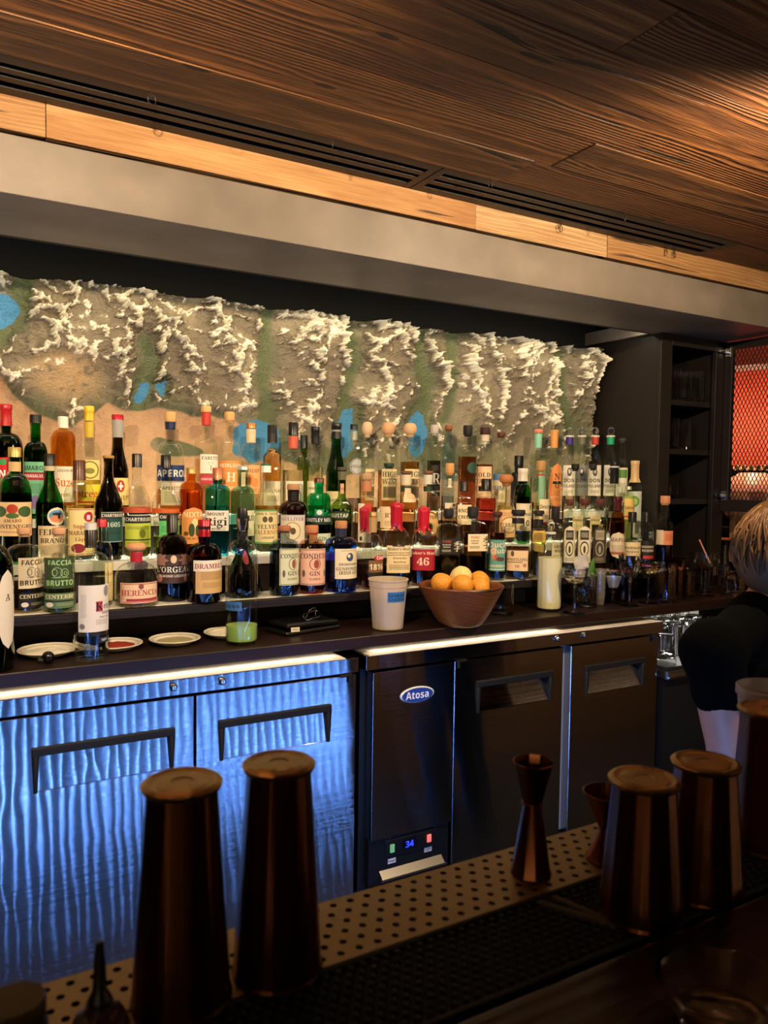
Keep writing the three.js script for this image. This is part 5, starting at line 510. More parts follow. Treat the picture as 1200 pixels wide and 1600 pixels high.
// ------------------------------------------------------------------ bottles
function bottle(b) {
  const { H, R, p: [ys, yn, rn0, sh], cap, z, x, sq = 2 } = b, rn = Math.max(rn0, 0.0085);
  const t = thing(b.n ?? 'liqueur_bottle', b.L, 'bottle', [x, b.y + 0.0006, z], 0, b.grp);
  const face = Math.atan2(-x, -z), first = b.l?.[0], rot = face + (first ? first[2] * (sq > 2 ? 0.6 : 1) : 0), K = sq > 2 ? 0.9 : 1, RR = R * K;
  const gTop = Math.min(H - 0.003, Math.max(yn + 0.004, cap[2] + 0.003));
  const prof = (shrink, top) => {           // outline of the glass, or of what is inside it
    const o = [], r = RR - shrink, n = rn - shrink * 0.7, y0 = shrink ? 0.007 : 0;
    o.push([0.0, y0 + (shrink ? 0.002 : 0.006)], [r * 0.6, y0 + 0.002], [r * 0.86, y0], [r * 0.965, y0 + 0.0025], [r, y0 + 0.008]);
    const body = [[r, ys]];
    for (let i = 1; i <= 10; i++) {
      const s = i / 10, y = lerp(ys, yn, s);
      const q = sh === 's' ? (1 - Math.cos(Math.PI * Math.pow(s, 0.8))) / 2 : sh === 'bulb' ? (s < 0.55 ? 1 - Math.sqrt(1 - (s / 0.55) ** 2) * 0.999 : 1 - 0.16 * Math.sin((s - 0.55) / 0.45 * Math.PI)) : 1 - Math.sqrt(Math.max(0, 1 - Math.pow(s, 2.2)));
      body.push([lerp(r, n, q), y]);
    }
    body.push([n, Math.max(yn + 0.001, gTop - 0.012)]);
    if (!shrink) body.push([n + 0.0012, gTop - 0.008], [n + 0.0012, gTop]); else body.push([n, gTop]);
    let last = o[o.length - 1];
    for (const q of body) {
      if (q[1] <= last[1] + 1e-4) continue;
      if (q[1] >= top) { const f = (top - last[1]) / (q[1] - last[1]); o.push([lerp(last[0], q[0], f), top]); break; }
      for (let i = 1; i < (b.knob && q[1] < ys + 0.01 ? 22 : 1); i++) o.push([lerp(last[0], q[0], i / 22), lerp(last[1], q[1], i / 22)]);
      o.push(q); last = q;
    }
    if (shrink) o.push([0, top]);
    return o;
  };
  const out = prof(0, 9), opt = { sq, rot, rib: b.rib ? 0.012 : 0, nrib: 44, knob: b.knob ? 0.035 : 0 }, seg = b.rib ? 132 : sq > 2 ? 56 : 40;
  const glass = part('glass', lathe(out, seg, opt), shell(b.g), t);
  if (b.q && b.q[1] > 0.012) part(b.milk ? 'cloudy_liquid' : 'liquid', lathe(prof(0.0022, Math.min(b.q[1], gTop - 0.006)), 40, { sq, rot }), liquid(b.q[0], b.milk ?? 0), t);
  const radius = (y, a) => {
    let r = RR; for (let i = 1; i < out.length; i++) if (out[i][1] >= y) { const A = out[i - 1], B = out[i], f = clamp((y - A[1]) / Math.max(1e-6, B[1] - A[1])); r = lerp(A[0], B[0], f); break; } else r = out[i][0];
    const e = r > RR * 0.62 ? sq : 2; if (e > 2.01) { const c = Math.abs(Math.cos(a - rot)), s = Math.abs(Math.sin(a - rot)); r /= Math.pow(Math.pow(c, e) + Math.pow(s, e), 1 / e); }
    return r * (b.rib ? 1.014 : b.knob ? 1.04 : 1);
  };
  (b.l ?? []).forEach(([y0, y1, a, arc, spec], i) => { const [g, m] = labelPatch(spec, (y, q) => radius(y, q) + i * 0.0005, Math.max(0.012, y0), y1, face + a, arc, spec.shape); part('label', g, m, t); });
  for (const [yb, y1, c] of b.b ?? []) { const y0 = y1 > yn ? Math.max(yb, Math.min(yn, y1 - 0.006)) : yb, r0 = radius(y0, 0) + 0.0005, r1 = radius(y1, 0) + 0.0005; part('neck_band', lathe([[r0, y0], [lerp(r0, r1, 0.5), (y0 + y1) / 2], [r1, y1]], 32, { crease: 0 }), std(c, 0.45), t); }
  const [kind, cc, cy] = cap, r = rn + 0.0014;
  const metal = std(cc, 0.32, /^#(c|a|d|b)/.test(cc) && kind === 'screw' ? 0.5 : 0);
  if (kind === 'screw') { part('cap', lathe([[0, cy - 0.001], [r + 0.0004, cy - 0.001], [r + 0.0006, cy + 0.002], [r, cy + 0.003], [r, H - 0.0025], [r - 0.0015, H - 0.0004], [0, H]], 48, { rib: 0.012, nrib: 24 }), metal, t); }
  else if (kind === 'foil') { const rb = radius(cy, 0) + 0.0008; part('capsule', lathe([[rb, cy], [rn + 0.0012, Math.min(cy + 0.02, H - 0.02)], [rn + 0.0011, H - 0.018], [rn + 0.0026, H - 0.016], [rn + 0.0026, H - 0.002], [rn + 0.001, H], [0, H + 0.0002]], 36), std(cc, 0.35), t); }
  else if (kind === 'cork') { part('stopper', lathe([[0, cy - 0.006], [rn - 0.0015, cy - 0.006], [rn - 0.001, cy + 0.001], [rn + 0.0028, cy + 0.001], [rn + 0.0034, cy + 0.003], [rn + 0.0032, H - 0.0025], [rn + 0.0012, H], [0, H]], 32), std(cc, 0.7), t); }
  else if (kind === 'knob') { const w = Math.max(rn * 1.75, 0.012), m = (cy + H) / 2, hh = (H - cy) / 2; const o = [[0, cy - 0.01], [rn - 0.001, cy - 0.008], [rn, cy]]; for (let i = 1; i < 10; i++) { const a = -Math.PI / 2 + i / 10 * Math.PI; o.push([w * Math.pow(Math.cos(a), 0.6), m + hh * Math.sin(a)]); } o.push([0, H]); part('stopper', lathe(o, 32, { crease: 0 }), std(cc, 0.6), t); }
  else if (kind === 'ball') { const w = (H - cy) / 2; part('collar', lathe([[0, cy - 0.006], [rn + 0.003, cy - 0.006], [rn + 0.004, cy - 0.002], [rn + 0.002, cy + 0.001], [0, cy + 0.001]], 28), std('#e2d8c0', 0.4), t); const o = []; for (let i = 0; i <= 14; i++) { const a = -Math.PI / 2 + i / 14 * Math.PI; o.push([Math.min(w * 1.05, 0.014) * Math.cos(a), cy + 0.0014 + w + w * Math.sin(a)]); } part('glass_stopper', lathe(o, 28, { crease: 0 }), solidGlass, t); }
  else if (kind === 'wax') { const o = [], seg = 48, pos = [], idx = [], rows = 8; for (let i = 0; i <= seg; i++) { const a = i / seg * Math.PI * 2, lo = cy - 0.012 - 0.014 * vn(i / seg * 9 % 9, x * 40) - 0.006 * Math.cos(5 * a + x * 20); for (let j = 0; j <= rows; j++) { const v = j / rows, y = j === rows ? H : lerp(lo, H - 0.001, v), rr2 = j === rows ? 0 : (Math.max(radius(Math.min(y, gTop), 0), rn) + (j === 0 ? 0.0004 : 0.0016) + (y > H - 0.022 ? 0.0016 : 0)); pos.push(rr2 * Math.sin(a), y, rr2 * Math.cos(a)); } } for (let i = 0; i < seg; i++) for (let j = 0; j < rows; j++) { const a = i * (rows + 1) + j, c = a + rows + 1; idx.push(a, c, c + 1, a, c + 1, a + 1); } let g = new THREE.BufferGeometry(); g.setAttribute('position', new THREE.Float32BufferAttribute(pos, 3)); g.setIndex(idx); g.computeVertexNormals(); part('wax_seal', g, std(cc, 0.3), t); }
  else if (kind === 'pourer') { const y0 = cy; part('pourer_plug', lathe([[0, y0 - 0.01], [rn - 0.0012, y0 - 0.01], [rn, y0], [rn + 0.003, y0 + 0.001], [rn + 0.003, y0 + 0.006], [rn + 0.001, y0 + 0.008], [rn + 0.001, y0 + 0.014], [0, y0 + 0.014]], 28), std(cc, 0.45), t); part('pourer_spout', lathe([[0.0085, y0 + 0.012], [0.0095, y0 + 0.02], [0.0125, y0 + 0.045], [0.0125, y0 + 0.05], [0, y0 + 0.05]], 24), chrome, t); part('pourer_cap', lathe([[0, y0 + 0.048], [0.0145, y0 + 0.048], [0.015, y0 + 0.052], [0.0135, H - 0.003], [0.012, H], [0, H]], 24), std(cc, 0.4), t); }
  return t;
}
for (const b of BOTTLES) bottle(b);

// ------------------------------------------------------------------ things on the counter
const CT = 1.0126;
function dish(x, z, r, name, label, fill, color, bump) {
  const t = thing(name, label, 'plate', [x, CT, z]);
  const plate = part('plate', lathe([[0, 0.003], [r * 0.55, 0.002], [r * 0.6, 0], [r * 0.66, 0.002], [r * 0.99, 0.0135], [r, 0.0155], [r * 0.985, 0.0165], [r * 0.7, 0.008], [r * 0.62, 0.0062], [0, 0.0058]], 56), std('#e9e2cf', 0.25), t);
  for (const q of [0.93, 0.86]) part('rim_line', new THREE.TorusGeometry(r * q, 0.0006, 6, 64).rotateX(Math.PI / 2).translate(0, 0.0155 - (0.985 - q) * r * 0.30, 0), std('#23202a', 0.4), plate);
  const n = 24, o = []; const g = new THREE.CircleGeometry(r * 0.68, 48, 0, Math.PI * 2).rotateX(-Math.PI / 2);
  const heap = lathe(Array.from({ length: 12 }, (_, i) => [r * 0.7 * i / 11, 0.0085 + bump * (1 - (i / 11) ** 2)]).reverse().map(([a, y]) => [a, y]), 40, { crease: 0 }), P = heap.attributes.position;
  for (let i = 0; i < P.count; i++) { const X = P.getX(i), Z = P.getZ(i); P.setY(i, P.getY(i) + bump * 0.9 * (fbm(X * 130 + x * 50, Z * 130, 3) - 0.45)); } heap.computeVertexNormals();
  part(fill, heap, color, t); return t;
}
const salt = mat('salt', () => new THREE.MeshStandardMaterial({ color: '#eee6d2', roughness: 0.9 }));
dish(0.232, -2.08, 0.071, 'rimming_plate', 'white plate of salt with dark rim lines behind the black ball', 'salt', salt, 0.006);
dish(0.395, -2.075, 0.068, 'rimming_plate', 'white plate of red spice powder behind the vodka bottle', 'red_spice', std('#8c2410', 0.9), 0.006);
dish(0.548, -2.07, 0.068, 'rimming_plate', 'white plate holding pale liquid with dark rim lines', 'pale_liquid', std('#b8ad80', 0.15), 0.0008);
dish(0.705, -2.095, 0.068, 'rimming_plate', 'white plate of coarse sugar beside the juice bottle', 'sugar', salt, 0.009);
{ const t = thing('ball_stopper', 'small black ball shaped bottle stopper lying on the counter', 'stopper', [0.222, CT, -1.985]); part('ball', new THREE.SphereGeometry(0.0145, 28, 20).translate(0, 0.0145, 0), std('#0b0a0a', 0.25), t); part('plug', lathe([[0, 0], [0.006, 0], [0.007, 0.012], [0, 0.012]], 16).rotateZ(1.35).translate(-0.012, 0.0085, 0.004), std('#16130f', 0.6), t); }
{ // black bill folder with a wire clip
  const t = thing('bill_folder', 'black padded bill presenter with white sticker and wire clip', 'bill folder', [0.93, CT, -2.085], 0.22);
  part('cover', bx(-0.095, 0.105, 0, 0.013, -0.052, 0.052, 0.006), std('#0d0c0c', 0.35), t); part('lid', bx(-0.09, 0.1, 0.0135, 0.03, -0.05, 0.05, 0.008).rotateZ(-0.03).translate(0, 0.003, 0), std('#0b0b0b', 0.3), t);
  { const [g, m] = flatLabel({ bg: '#e4dcc8', t: [['TABLE', 0.5, 0.5, '#6a6458']] }, 0.026, 0.013); part('sticker', g.rotateY(-0.3).translate(-0.065, 0.018, 0.0535), m, t); }
  part('clip', [tube([[0.0, 0.034, 0.02], [-0.006, 0.046, 0.01], [0.02, 0.05, 0.0], [0.055, 0.052, 0.0], [0.05, 0.04, 0.02], [0.02, 0.037, 0.024]], 0.0014, 30, 6, true), tube([[0.012, 0.036, 0.0], [0.03, 0.056, -0.004], [0.05, 0.06, -0.006], [0.056, 0.036, -0.01]], 0.0014, 20, 6)], chrome, t);
}
{ // deli cup of crumbs
  const t = thing('deli_cup', 'frosted plastic deli cup of tan crumbs with blue tape', 'cup', [1.17, CT, -1.995]);
  const frost = mat('frosted plastic', () => new THREE.MeshPhysicalMaterial({ color: '#ece0cc', roughness: 0.45, transmission: 0.6, thickness: 0 }));
  part('cup', lathe([[0, 0.001], [0.043, 0.001], [0.046, 0.004], [0.056, 0.128], [0.058, 0.13], [0.058, 0.146], [0.061, 0.148], [0.061, 0.152], [0.057, 0.152], [0.0565, 0.146], [0.054, 0.13], [0.0445, 0.005], [0, 0.004]], 56), frost, t);
  part('crumbs', lathe([[0, 0.005], [0.043, 0.0055], [0.0505, 0.092], [0.03, 0.097], [0, 0.099]], 40), mat('crumbs', () => new THREE.MeshStandardMaterial({ color: '#c39a6e', roughness: 1 })), t);
  const [g, m] = labelPatch({ bg: '#2f6fae', t: [['Graham', 0.33, 0.46, '#10141c', 'serif'], ['Crackers', 0.72, 0.42, '#10141c', 'serif']] }, (y) => lerp(0.046, 0.056, y / 0.128), 0.088, 0.118, Math.atan2(-1.19, 2.03) + 0.55, 1.15); part('tape', g, m, t);
}
{ // wooden bowl of peeled citrus
  const t = thing('wooden_bowl', 'turned wooden bowl holding peeled oranges', 'bowl', [1.41, CT, -1.955]), R = 0.134;
  const o = [[0, 0.002], [0.062, 0], [0.068, 0.004]]; for (let i = 1; i <= 12; i++) { const s = i / 12; o.push([lerp(0.068, R, Math.pow(s, 0.86)), 0.004 + 0.118 * s]); } o.push([R - 0.003, 0.127], [R - 0.011, 0.124]); for (let i = 11; i >= 0; i--) { const s = i / 12; o.push([lerp(0.06, R - 0.014, Math.pow(s, 0.7)), 0.046 + 0.076 * s]); } o.push([0, 0.045]);
  const g = lathe(o, 72); const P = g.attributes.position, U = g.attributes.uv; for (let i = 0; i < P.count; i++) U.setXY(i, P.getX(i) * 0.9 + P.getY(i) * 0.3, P.getZ(i) * 0.4 + P.getX(i) * 0.12 + P.getY(i)); part('bowl', g, bowlWood, t);
  const peel = mottled('#e49a2a', 0.12, 40, 0.0012, 0.5), pith = mottled('#f0d28c', 0.1, 30, 0.001, 0.6);
  [[-0.0702, 0.0989, 0.0005, 0.0335, 0], [-0.0335, 0.091, -0.0561, 0.0335, 1], [-0.0362, 0.099, 0.0596, 0.0335, 0], [0.0343, 0.0955, -0.0586, 0.0335, 1], [0.0304, 0.0871, 0.0553, 0.0335, 0], [0.0688, 0.0972, -0, 0.0335, 0], [0, 0.1169, 0, 0.0335, 1], [0, 0.0495, 0, 0.0335, 0]].forEach(([x, y, z, r, bare], i) => {
    const o2 = thing('orange', ['whole orange near the rim on the deli cup side', 'peeled pale orange leaning on the red label side', 'whole orange at the front of the bowl beside the deli cup', 'peeled pale orange at the back towards the rocks glass', 'whole orange at the front middle of the bowl', 'whole orange near the rim on the rocks glass side', 'peeled pale orange on top in the middle of the pile', 'whole orange at the bottom of the bowl under the pile'][i], 'orange', [1.41 + x * 1.03, CT + y + 0.034, -1.955 + z * 1.03], i, 'citrus in the wooden bowl');
    const s = new THREE.SphereGeometry(r, 36, 26), Q = s.attributes.position; for (let k = 0; k < Q.count; k++) { const X = Q.getX(k), Y = Q.getY(k), Z = Q.getZ(k), f = 1 + (bare ? 0.05 * (vn(Math.atan2(Z, X) * 2.2 + 9, Y * 20 + i) - 0.5) : 0.02 * (vn(X * 60 + i, Y * 60) - 0.5)) - 0.05 * Math.pow(Math.abs(Y / r), 6); Q.setXYZ(k, X * f, Y * f * 0.95, Z * f); } s.computeVertexNormals();
    part('fruit', s.rotateX(0.4 * i), bare ? pith : peel, o2); part('stem_scar', lathe([[0, 0.001], [0.003, 0.0008], [0.004, 0]], 10).translate(0, r * 0.9, 0).rotateX(0.4 * i + 0.5), std('#6a5a20', 0.8), o2);
  });
}
// drinking glasses: solid glass with thick bases
const GP = {
  rocks: (r, h) => [[0, 0], [r * 0.86, 0], [r * 0.9, 0.002], [r, h - 0.001], [r - 0.0006, h], [r - 0.0022, h - 0.001], [r * 0.86 - 0.002, 0.012], [0, 0.011]],
  straight: (r, h) => [[0, 0], [r * 0.95, 0], [r, 0.002], [r, h - 0.001], [r - 0.0008, h], [r - 0.0024, h - 0.001], [r - 0.0028, 0.014], [0, 0.012]],
  stem: (r, h, bowl, foot) => { const f = foot ?? r * 0.75, yb = h - bowl, o = [[0, 0], [f, 0.0006], [f, 0.002], [f * 0.3, 0.004], [0.0042, 0.009], [0.0034, 0.03], [0.0034, yb - 0.008], [0.006, yb]], n = 8; for (let i = 1; i <= n; i++) { const s = i / n; o.push([r * Math.pow(Math.sin(s * Math.PI / 2), 0.72), yb + bowl * s * (0.55 + 0.45 * s)]); } o.push([r - 0.0012, h]); for (let i = n; i >= 1; i--) { const s = i / n; o.push([Math.max(0.001, r * Math.pow(Math.sin(s * Math.PI / 2), 0.72) - 0.0016), yb + bowl * s * (0.55 + 0.45 * s) + 0.0014]); } o.push([0, yb + 0.004]); return o; },
};
function glassware(name, label, x, y, z, prof, opt = {}) {
  const t = thing(name, label, 'glass', [x, y + 0.0004, z], opt.turn ?? 0, opt.group);
  const g = lathe(prof, opt.rib ? 96 : 44, { rib: opt.rib ?? 0, nrib: opt.nrib ?? 16, crease: 0.6 }); if (opt.flip) { g.rotateX(Math.PI); g.translate(0, opt.flip, 0); }
  part('glass', g, opt.m ?? solidGlass, t);
  if (opt.drink) { const [c, y0, y1, r0, r1] = opt.drink; part('drink', lathe([[0, y0], [r0, y0 + 0.0006], [r1, y1], [0, y1]], 36), liquid(c, opt.milk ?? 0), t); }
  return t;
}
glassware('rocks_glass', 'plain rocks glass behind the wooden bowl', 1.64, CT, -2.04, GP.straight(0.042, 0.105));
glassware('coupe_glass', 'fluted coupe glass with pale drink in front of the cloudy bottle', 1.885, CT, -1.95, GP.stem(0.044, 0.155, 0.062, 0.036), { rib: 0.012, nrib: 28, drink: ['#d8c890', 0.1, 0.128, 0.012, 0.041] });
{
  const t = glassware('ice_glass', 'tumbler of ice with mint leaves and a napkin', 2.02, CT, -2.03, GP.straight(0.037, 0.12), { drink: ['#e0dcd0', 0.014, 0.07, 0.033, 0.033] });
  for (let i = 0; i < 9; i++) { const c = new RoundedBoxGeometry(0.022, 0.022, 0.022, 2, 0.004); c.rotateX(rr(0, 3)); c.rotateY(rr(0, 3)); c.translate(rr(-0.016, 0.016), 0.03 + i * 0.011, rr(-0.016, 0.016)); part('ice_cube', c, solidGlass, t); }
  const leaf = (a, b, l) => { const s = new THREE.SphereGeometry(1, 16, 10); s.scale(0.011, l, 0.0018); s.rotateZ(a); s.rotateY(b); return s; };
  for (let i = 0; i < 3; i++) part('mint_leaf', leaf(-0.25 - 0.2 * i, 0.6 * i, 0.032 - 0.004 * i).translate(0.012 + 0.01 * i, 0.145 - 0.012 * i, 0.012), std('#4c7a34', 0.6), t);
  const nap = new THREE.PlaneGeometry(0.075, 0.085, 10, 10), N = nap.attributes.position; for (let i = 0; i < N.count; i++) N.setZ(i, 0.008 * Math.sin(N.getX(i) * 90) + 0.006 * vn(N.getX(i) * 60 + 5, N.getY(i) * 60)); nap.computeVertexNormals(); nap.rotateZ(0.35); nap.translate(-0.02, 0.145, -0.006); part('napkin', nap, std('#c9c2b6', 0.9), t);
}
{ const t = thing('cup_stack', 'narrow stack of clear plastic sample cups', 'cups', [2.1, CT, -2.045]); for (let i = 0; i < 5; i++) part('cup', lathe([[0, 0.001], [0.017, 0.001], [0.022, 0.045], [0.0235, 0.046], [0.0225, 0.047], [0.0205, 0.045], [0.016, 0.002], [0, 0.002]], 28).translate(0, i * 0.021, 0), mat('clear plastic', () => new THREE.MeshPhysicalMaterial({ color: '#e8e4dc', roughness: 0.12, transmission: 0.9, thickness: 0 })), t); }
glassware('goblet', 'short stemmed frosted goblet behind the ice glass', 2.165, CT, -2.04, GP.stem(0.034, 0.12, 0.075, 0.03), { drink: ['#c8c8c0', 0.06, 0.1, 0.016, 0.028], milk: 1 });
glassware('wine_glass', 'wine glass holding a last drop of amber wine', 2.18, CT, -1.975, GP.stem(0.042, 0.185, 0.095, 0.034), { drink: ['#b8601c', 0.098, 0.107, 0.005, 0.012] });
glassware('coupe_glass', 'coupe glass half full of pale drink with foot on a napkin', 2.295, CT, -1.99, GP.stem(0.043, 0.15, 0.05, 0.036), { drink: ['#b8a860', 0.112, 0.14, 0.02, 0.043] });
glassware('highball_glass', 'tall ribbed highball glass of water', 2.375, CT, -1.975, GP.straight(0.034, 0.15), { rib: 0.02, nrib: 18, drink: ['#e6e2d4', 0.016, 0.03, 0.03, 0.03] });
glassware('beer_glass', 'amber glass tumbler with a dark garnish behind the wine glass', 2.235, CT, -2.05, GP.straight(0.03, 0.14), { m: amberGlass });
glassware('beer_glass', 'large amber brown tumbler beside the ribbed highball', 2.49, CT, -2.03, GP.straight(0.043, 0.155), { m: amberGlass, drink: ['#8a4c10', 0.016, 0.07, 0.037, 0.038] });
{ const t = glassware('coupe_glass', 'wide coupe glass with a striped straw leaning in it', 2.66, CT, -2.02, GP.stem(0.054, 0.17, 0.07, 0.038), { drink: ['#d8c070', 0.118, 0.13, 0.02, 0.03] }); part('straw', tube([[0.02, 0.118, 0.01], [-0.045, 0.225, 0.0]], 0.003, 4, 10), std('#d89a70', 0.5), t); }
glassware('rocks_glass', 'tumbler of ice melt beside the wide coupe', 2.57, CT, -2.045, GP.straight(0.036, 0.1), { drink: ['#d8d0b8', 0.016, 0.06, 0.032, 0.032] });
glassware('champagne_coupe', 'shallow clear coupe glass behind the straw coupe', 2.74, CT, -2.1, GP.stem(0.05, 0.16, 0.055, 0.036));
glassware('shot_glass', 'small shot glass between the straw coupe and the jar', 2.77, CT, -2.0, GP.rocks(0.023, 0.062));
glassware('jar_glass', 'round jar glass of hazy drink near the bartender', 2.86, CT, -2.02, GP.straight(0.045, 0.085), { drink: ['#b89a6c', 0.014, 0.07, 0.041, 0.041], milk: 0 });
glassware('rocks_glass', 'rocks glass of pink drink behind the jar glass', 2.9, CT, -2.13, GP.rocks(0.035, 0.1), { rib: 0.015, nrib: 14, drink: ['#c87a5c', 0.014, 0.05, 0.028, 0.03] });
glassware('shot_glass', 'small upright shot glass behind the jar glass near the hair', 2.98, CT, -2.08, GP.rocks(0.024, 0.07));
{ const t = thing('saucer', 'pale saucer at the far end of the counter', 'saucer', [3.12, CT, -2.03]); part('dish', lathe([[0, 0.002], [0.05, 0.001], [0.085, 0.013], [0.086, 0.015], [0.05, 0.005], [0, 0.005]], 40), std('#e2d6be', 0.3), t); }
{ const t = thing('bar_strainer_stand', 'dark stand with gold trimmed bottles at the far counter end', 'stand', [3.02, CT, -2.2]); part('base', lathe([[0, 0], [0.05, 0], [0.05, 0.01], [0.02, 0.1], [0.012, 0.2], [0, 0.2]], 28), blackMetal, t); part('collar', lathe([[0.0, 0.2], [0.06, 0.2], [0.062, 0.206], [0, 0.21]], 28), std('#c8a060', 0.3, 1), t); for (const q of [-1, 1]) part('post', bx(q * 0.05 - 0.008, q * 0.05 + 0.008, 0.1, 0.3, -0.01, 0.01, 0.002), std('#8a6a44', 0.5), t); }
// upturned glasses on the lit rack under the counter
{
  const t = thing('glass_rack', 'black ribbed bar mat shelf with chrome edge under the counter end', 'shelf', [2.62, 0.79, -2.1]);
  part('mat', bx(-0.33, 0.42, -0.012, 0, -0.25, 0.21, 0.002), rubber, t); part('shelf', bx(-0.33, 0.42, -0.045, -0.013, -0.25, 0.215, 0.002), steelFlat, t); part('edge', bx(-0.33, 0.42, -0.04, -0.032, 0.215, 0.222, 0.002), chrome, t);
  part('cabinet', bx(-0.325, 0.42, -0.79, -0.046, -0.25, 0.19), std('#101216', 0.5), t); part('back_panel', bx(-0.33, 0.42, 0, 0.17, -0.25, -0.24), std('#e4e0d8', 0.6), t);
  for (let r = 0; r < 4; r++) for (let c = 0; c < 5; c++) glassware('tumbler', ['tall upturned tumbler in the row against the rack back panel', 'upturned tumbler in the second row from the rack back panel', 'upturned tumbler in the third row from the rack back panel', 'upturned tumbler in the row next to the chrome rack edge'][r], 2.37 + c * 0.085 + (r % 2) * 0.03, 0.7904, -2.28 + r * 0.085, GP.rocks(0.036, r < 1 ? 0.15 : 0.125), { flip: r < 1 ? 0.15 : 0.125, rib: 0.02, nrib: 14, group: ['tumblers against the rack back panel', 'second row of rack tumblers', 'third row of rack tumblers', 'rack tumblers by the chrome edge'][r] });
  glassware('coupe_glass', 'coupe bowl upturned at the front of the lit rack', 2.335, 0.7904, -1.94, [[0.045, 0], [0.043, 0.02], [0.03, 0.04], [0.004, 0.05], [0.0035, 0.1], [0.032, 0.106], [0.032, 0.108], [0, 0.108], [0, 0.044], [0.028, 0.0385], [0.0415, 0.019], [0.0435, 0]], {});
}

// ------------------------------------------------------------------ glass cabinet with an open mesh door
{
  const t = thing('wall_cabinet', 'dark wooden wall cabinet with open front holding tumblers', 'cabinet', [2.52, CT, -2.55]), y = (v) => v - CT, z = (v) => v + 2.55;
  part('side', bx(0.0, 0.02, 0.0005, y(2.064), z(-2.545), z(-2.17), 0.001), cabinetPaint, t); part('side', bx(0.36, 0.38, 0.0005, y(2.064), z(-2.545), z(-2.17), 0.001), cabinetPaint, t);
  part('back', bx(0.02, 0.36, 0.0005, y(2.064), z(-2.545), z(-2.535)), cabinetPaint, t); part('top', bx(0.02, 0.36, y(2.045), y(2.064), z(-2.535), z(-2.17)), cabinetPaint, t);
  part('stile', bx(-0.004, 0.062, 0.12, y(2.064), z(-2.17), z(-2.15), 0.0015), cabinetPaint, t); part('stile', bx(0.335, 0.408, 0.12, y(2.064), z(-2.17), z(-2.15), 0.0015), cabinetPaint, t); part('rail', bx(0.062, 0.335, y(2.02), y(2.064), z(-2.17), z(-2.15), 0.0015), cabinetPaint, t);
  for (const v of [1.806, 1.603, 1.395]) part('shelf', bx(0.02, 0.36, y(v) - 0.022, y(v), z(-2.535), z(-2.175), 0.001), cabinetPaint, t);
  const tum = (v, n, rows, h, label, group) => { for (let r = 0; r < rows; r++) for (let i = 0; i < n; i++) glassware('tumbler', label + (rows > 1 ? (r ? ', behind the front ones' : ', at the shelf front') : ''), 2.605 + i * 0.072, v, -2.225 - r * 0.08, GP.straight(0.033, h), { rib: 0.025, nrib: 18, group: group + (rows > 1 ? (r ? ', back row' : ', front row') : '') }); };
  tum(1.806, 4, 2, 0.135, 'ribbed tumbler in the full row on the top cabinet shelf', 'tumblers on the top cabinet shelf');
  tum(1.603, 3, 1, 0.13, 'ribbed tumbler on the second cabinet shelf', 'tumblers on the second cabinet shelf');
  glassware('wine_glass', 'dim wine glass on the lowest cabinet shelf', 2.62, 1.395, -2.26, GP.stem(0.036, 0.16, 0.08, 0.032)); glassware('tumbler', 'single dim tumbler beside the wine glass on the lowest cabinet shelf', 2.71, 1.395, -2.25, GP.straight(0.034, 0.1));
  const d = thing('mesh_door', 'black framed cabinet door swung open with diamond wire mesh', 'door', [2.918, 1.345, -2.1485]);   // swung open towards the room
  const D = 0.31, Hd = 0.715; part('frame', [bx(-0.011, 0.011, 0, 0.05, 0, D, 0.002), bx(-0.011, 0.011, Hd - 0.035, Hd, 0, D, 0.002), bx(-0.011, 0.011, 0.05, Hd - 0.035, 0, 0.036, 0.002), bx(-0.011, 0.011, 0.05, Hd - 0.035, D - 0.05, D, 0.002)], cabinetPaint, d);
  const bars = [], y0 = 0.05, y1 = Hd - 0.035, z0 = 0.036, z1 = D - 0.05, sl = 1.9; for (const s of [1, -1]) for (let c = -1.6; c < 2.2; c += 0.0335) { let a = z0, b = z1, ya = c + s * sl * (a - z0), yb = c + s * sl * (b - z0); const cut = (yy) => z0 + (yy - c) / (s * sl); if (s > 0) { if (ya < y0) a = cut(y0); if (yb > y1) b = cut(y1); } else { if (ya > y1) a = cut(y1); if (yb < y0) b = cut(y0); } if (b - a < 0.004) continue; const A = new THREE.Vector3(0.002 * s, c + s * sl * (a - z0), a), B = new THREE.Vector3(0.002 * s, c + s * sl * (b - z0), b); if (A.y < y0 - 0.002 || A.y > y1 + 0.002) continue; const g = new THREE.CylinderGeometry(0.0019, 0.0019, A.distanceTo(B), 6).applyQuaternion(new THREE.Quaternion().setFromUnitVectors(new THREE.Vector3(0, 1, 0), B.clone().sub(A).normalize())); g.translate((A.x + B.x) / 2, (A.y + B.y) / 2, (A.z + B.z) / 2); bars.push(g); }
  part('wire_mesh', bars, blackMetal, d);
  for (const yy of [0.065, 0.675]) part('hinge', [bx(-0.062, -0.012, yy - 0.006, yy + 0.006, 0.004, 0.018, 0.002), bx(-0.016, -0.011, yy - 0.02, yy + 0.02, 0.006, 0.03, 0.001), lathe([[0, 0], [0.008, 0], [0.008, 0.006], [0, 0.006]], 16).rotateZ(Math.PI / 2).translate(-0.02, yy, 0.012)], chrome, d);
}
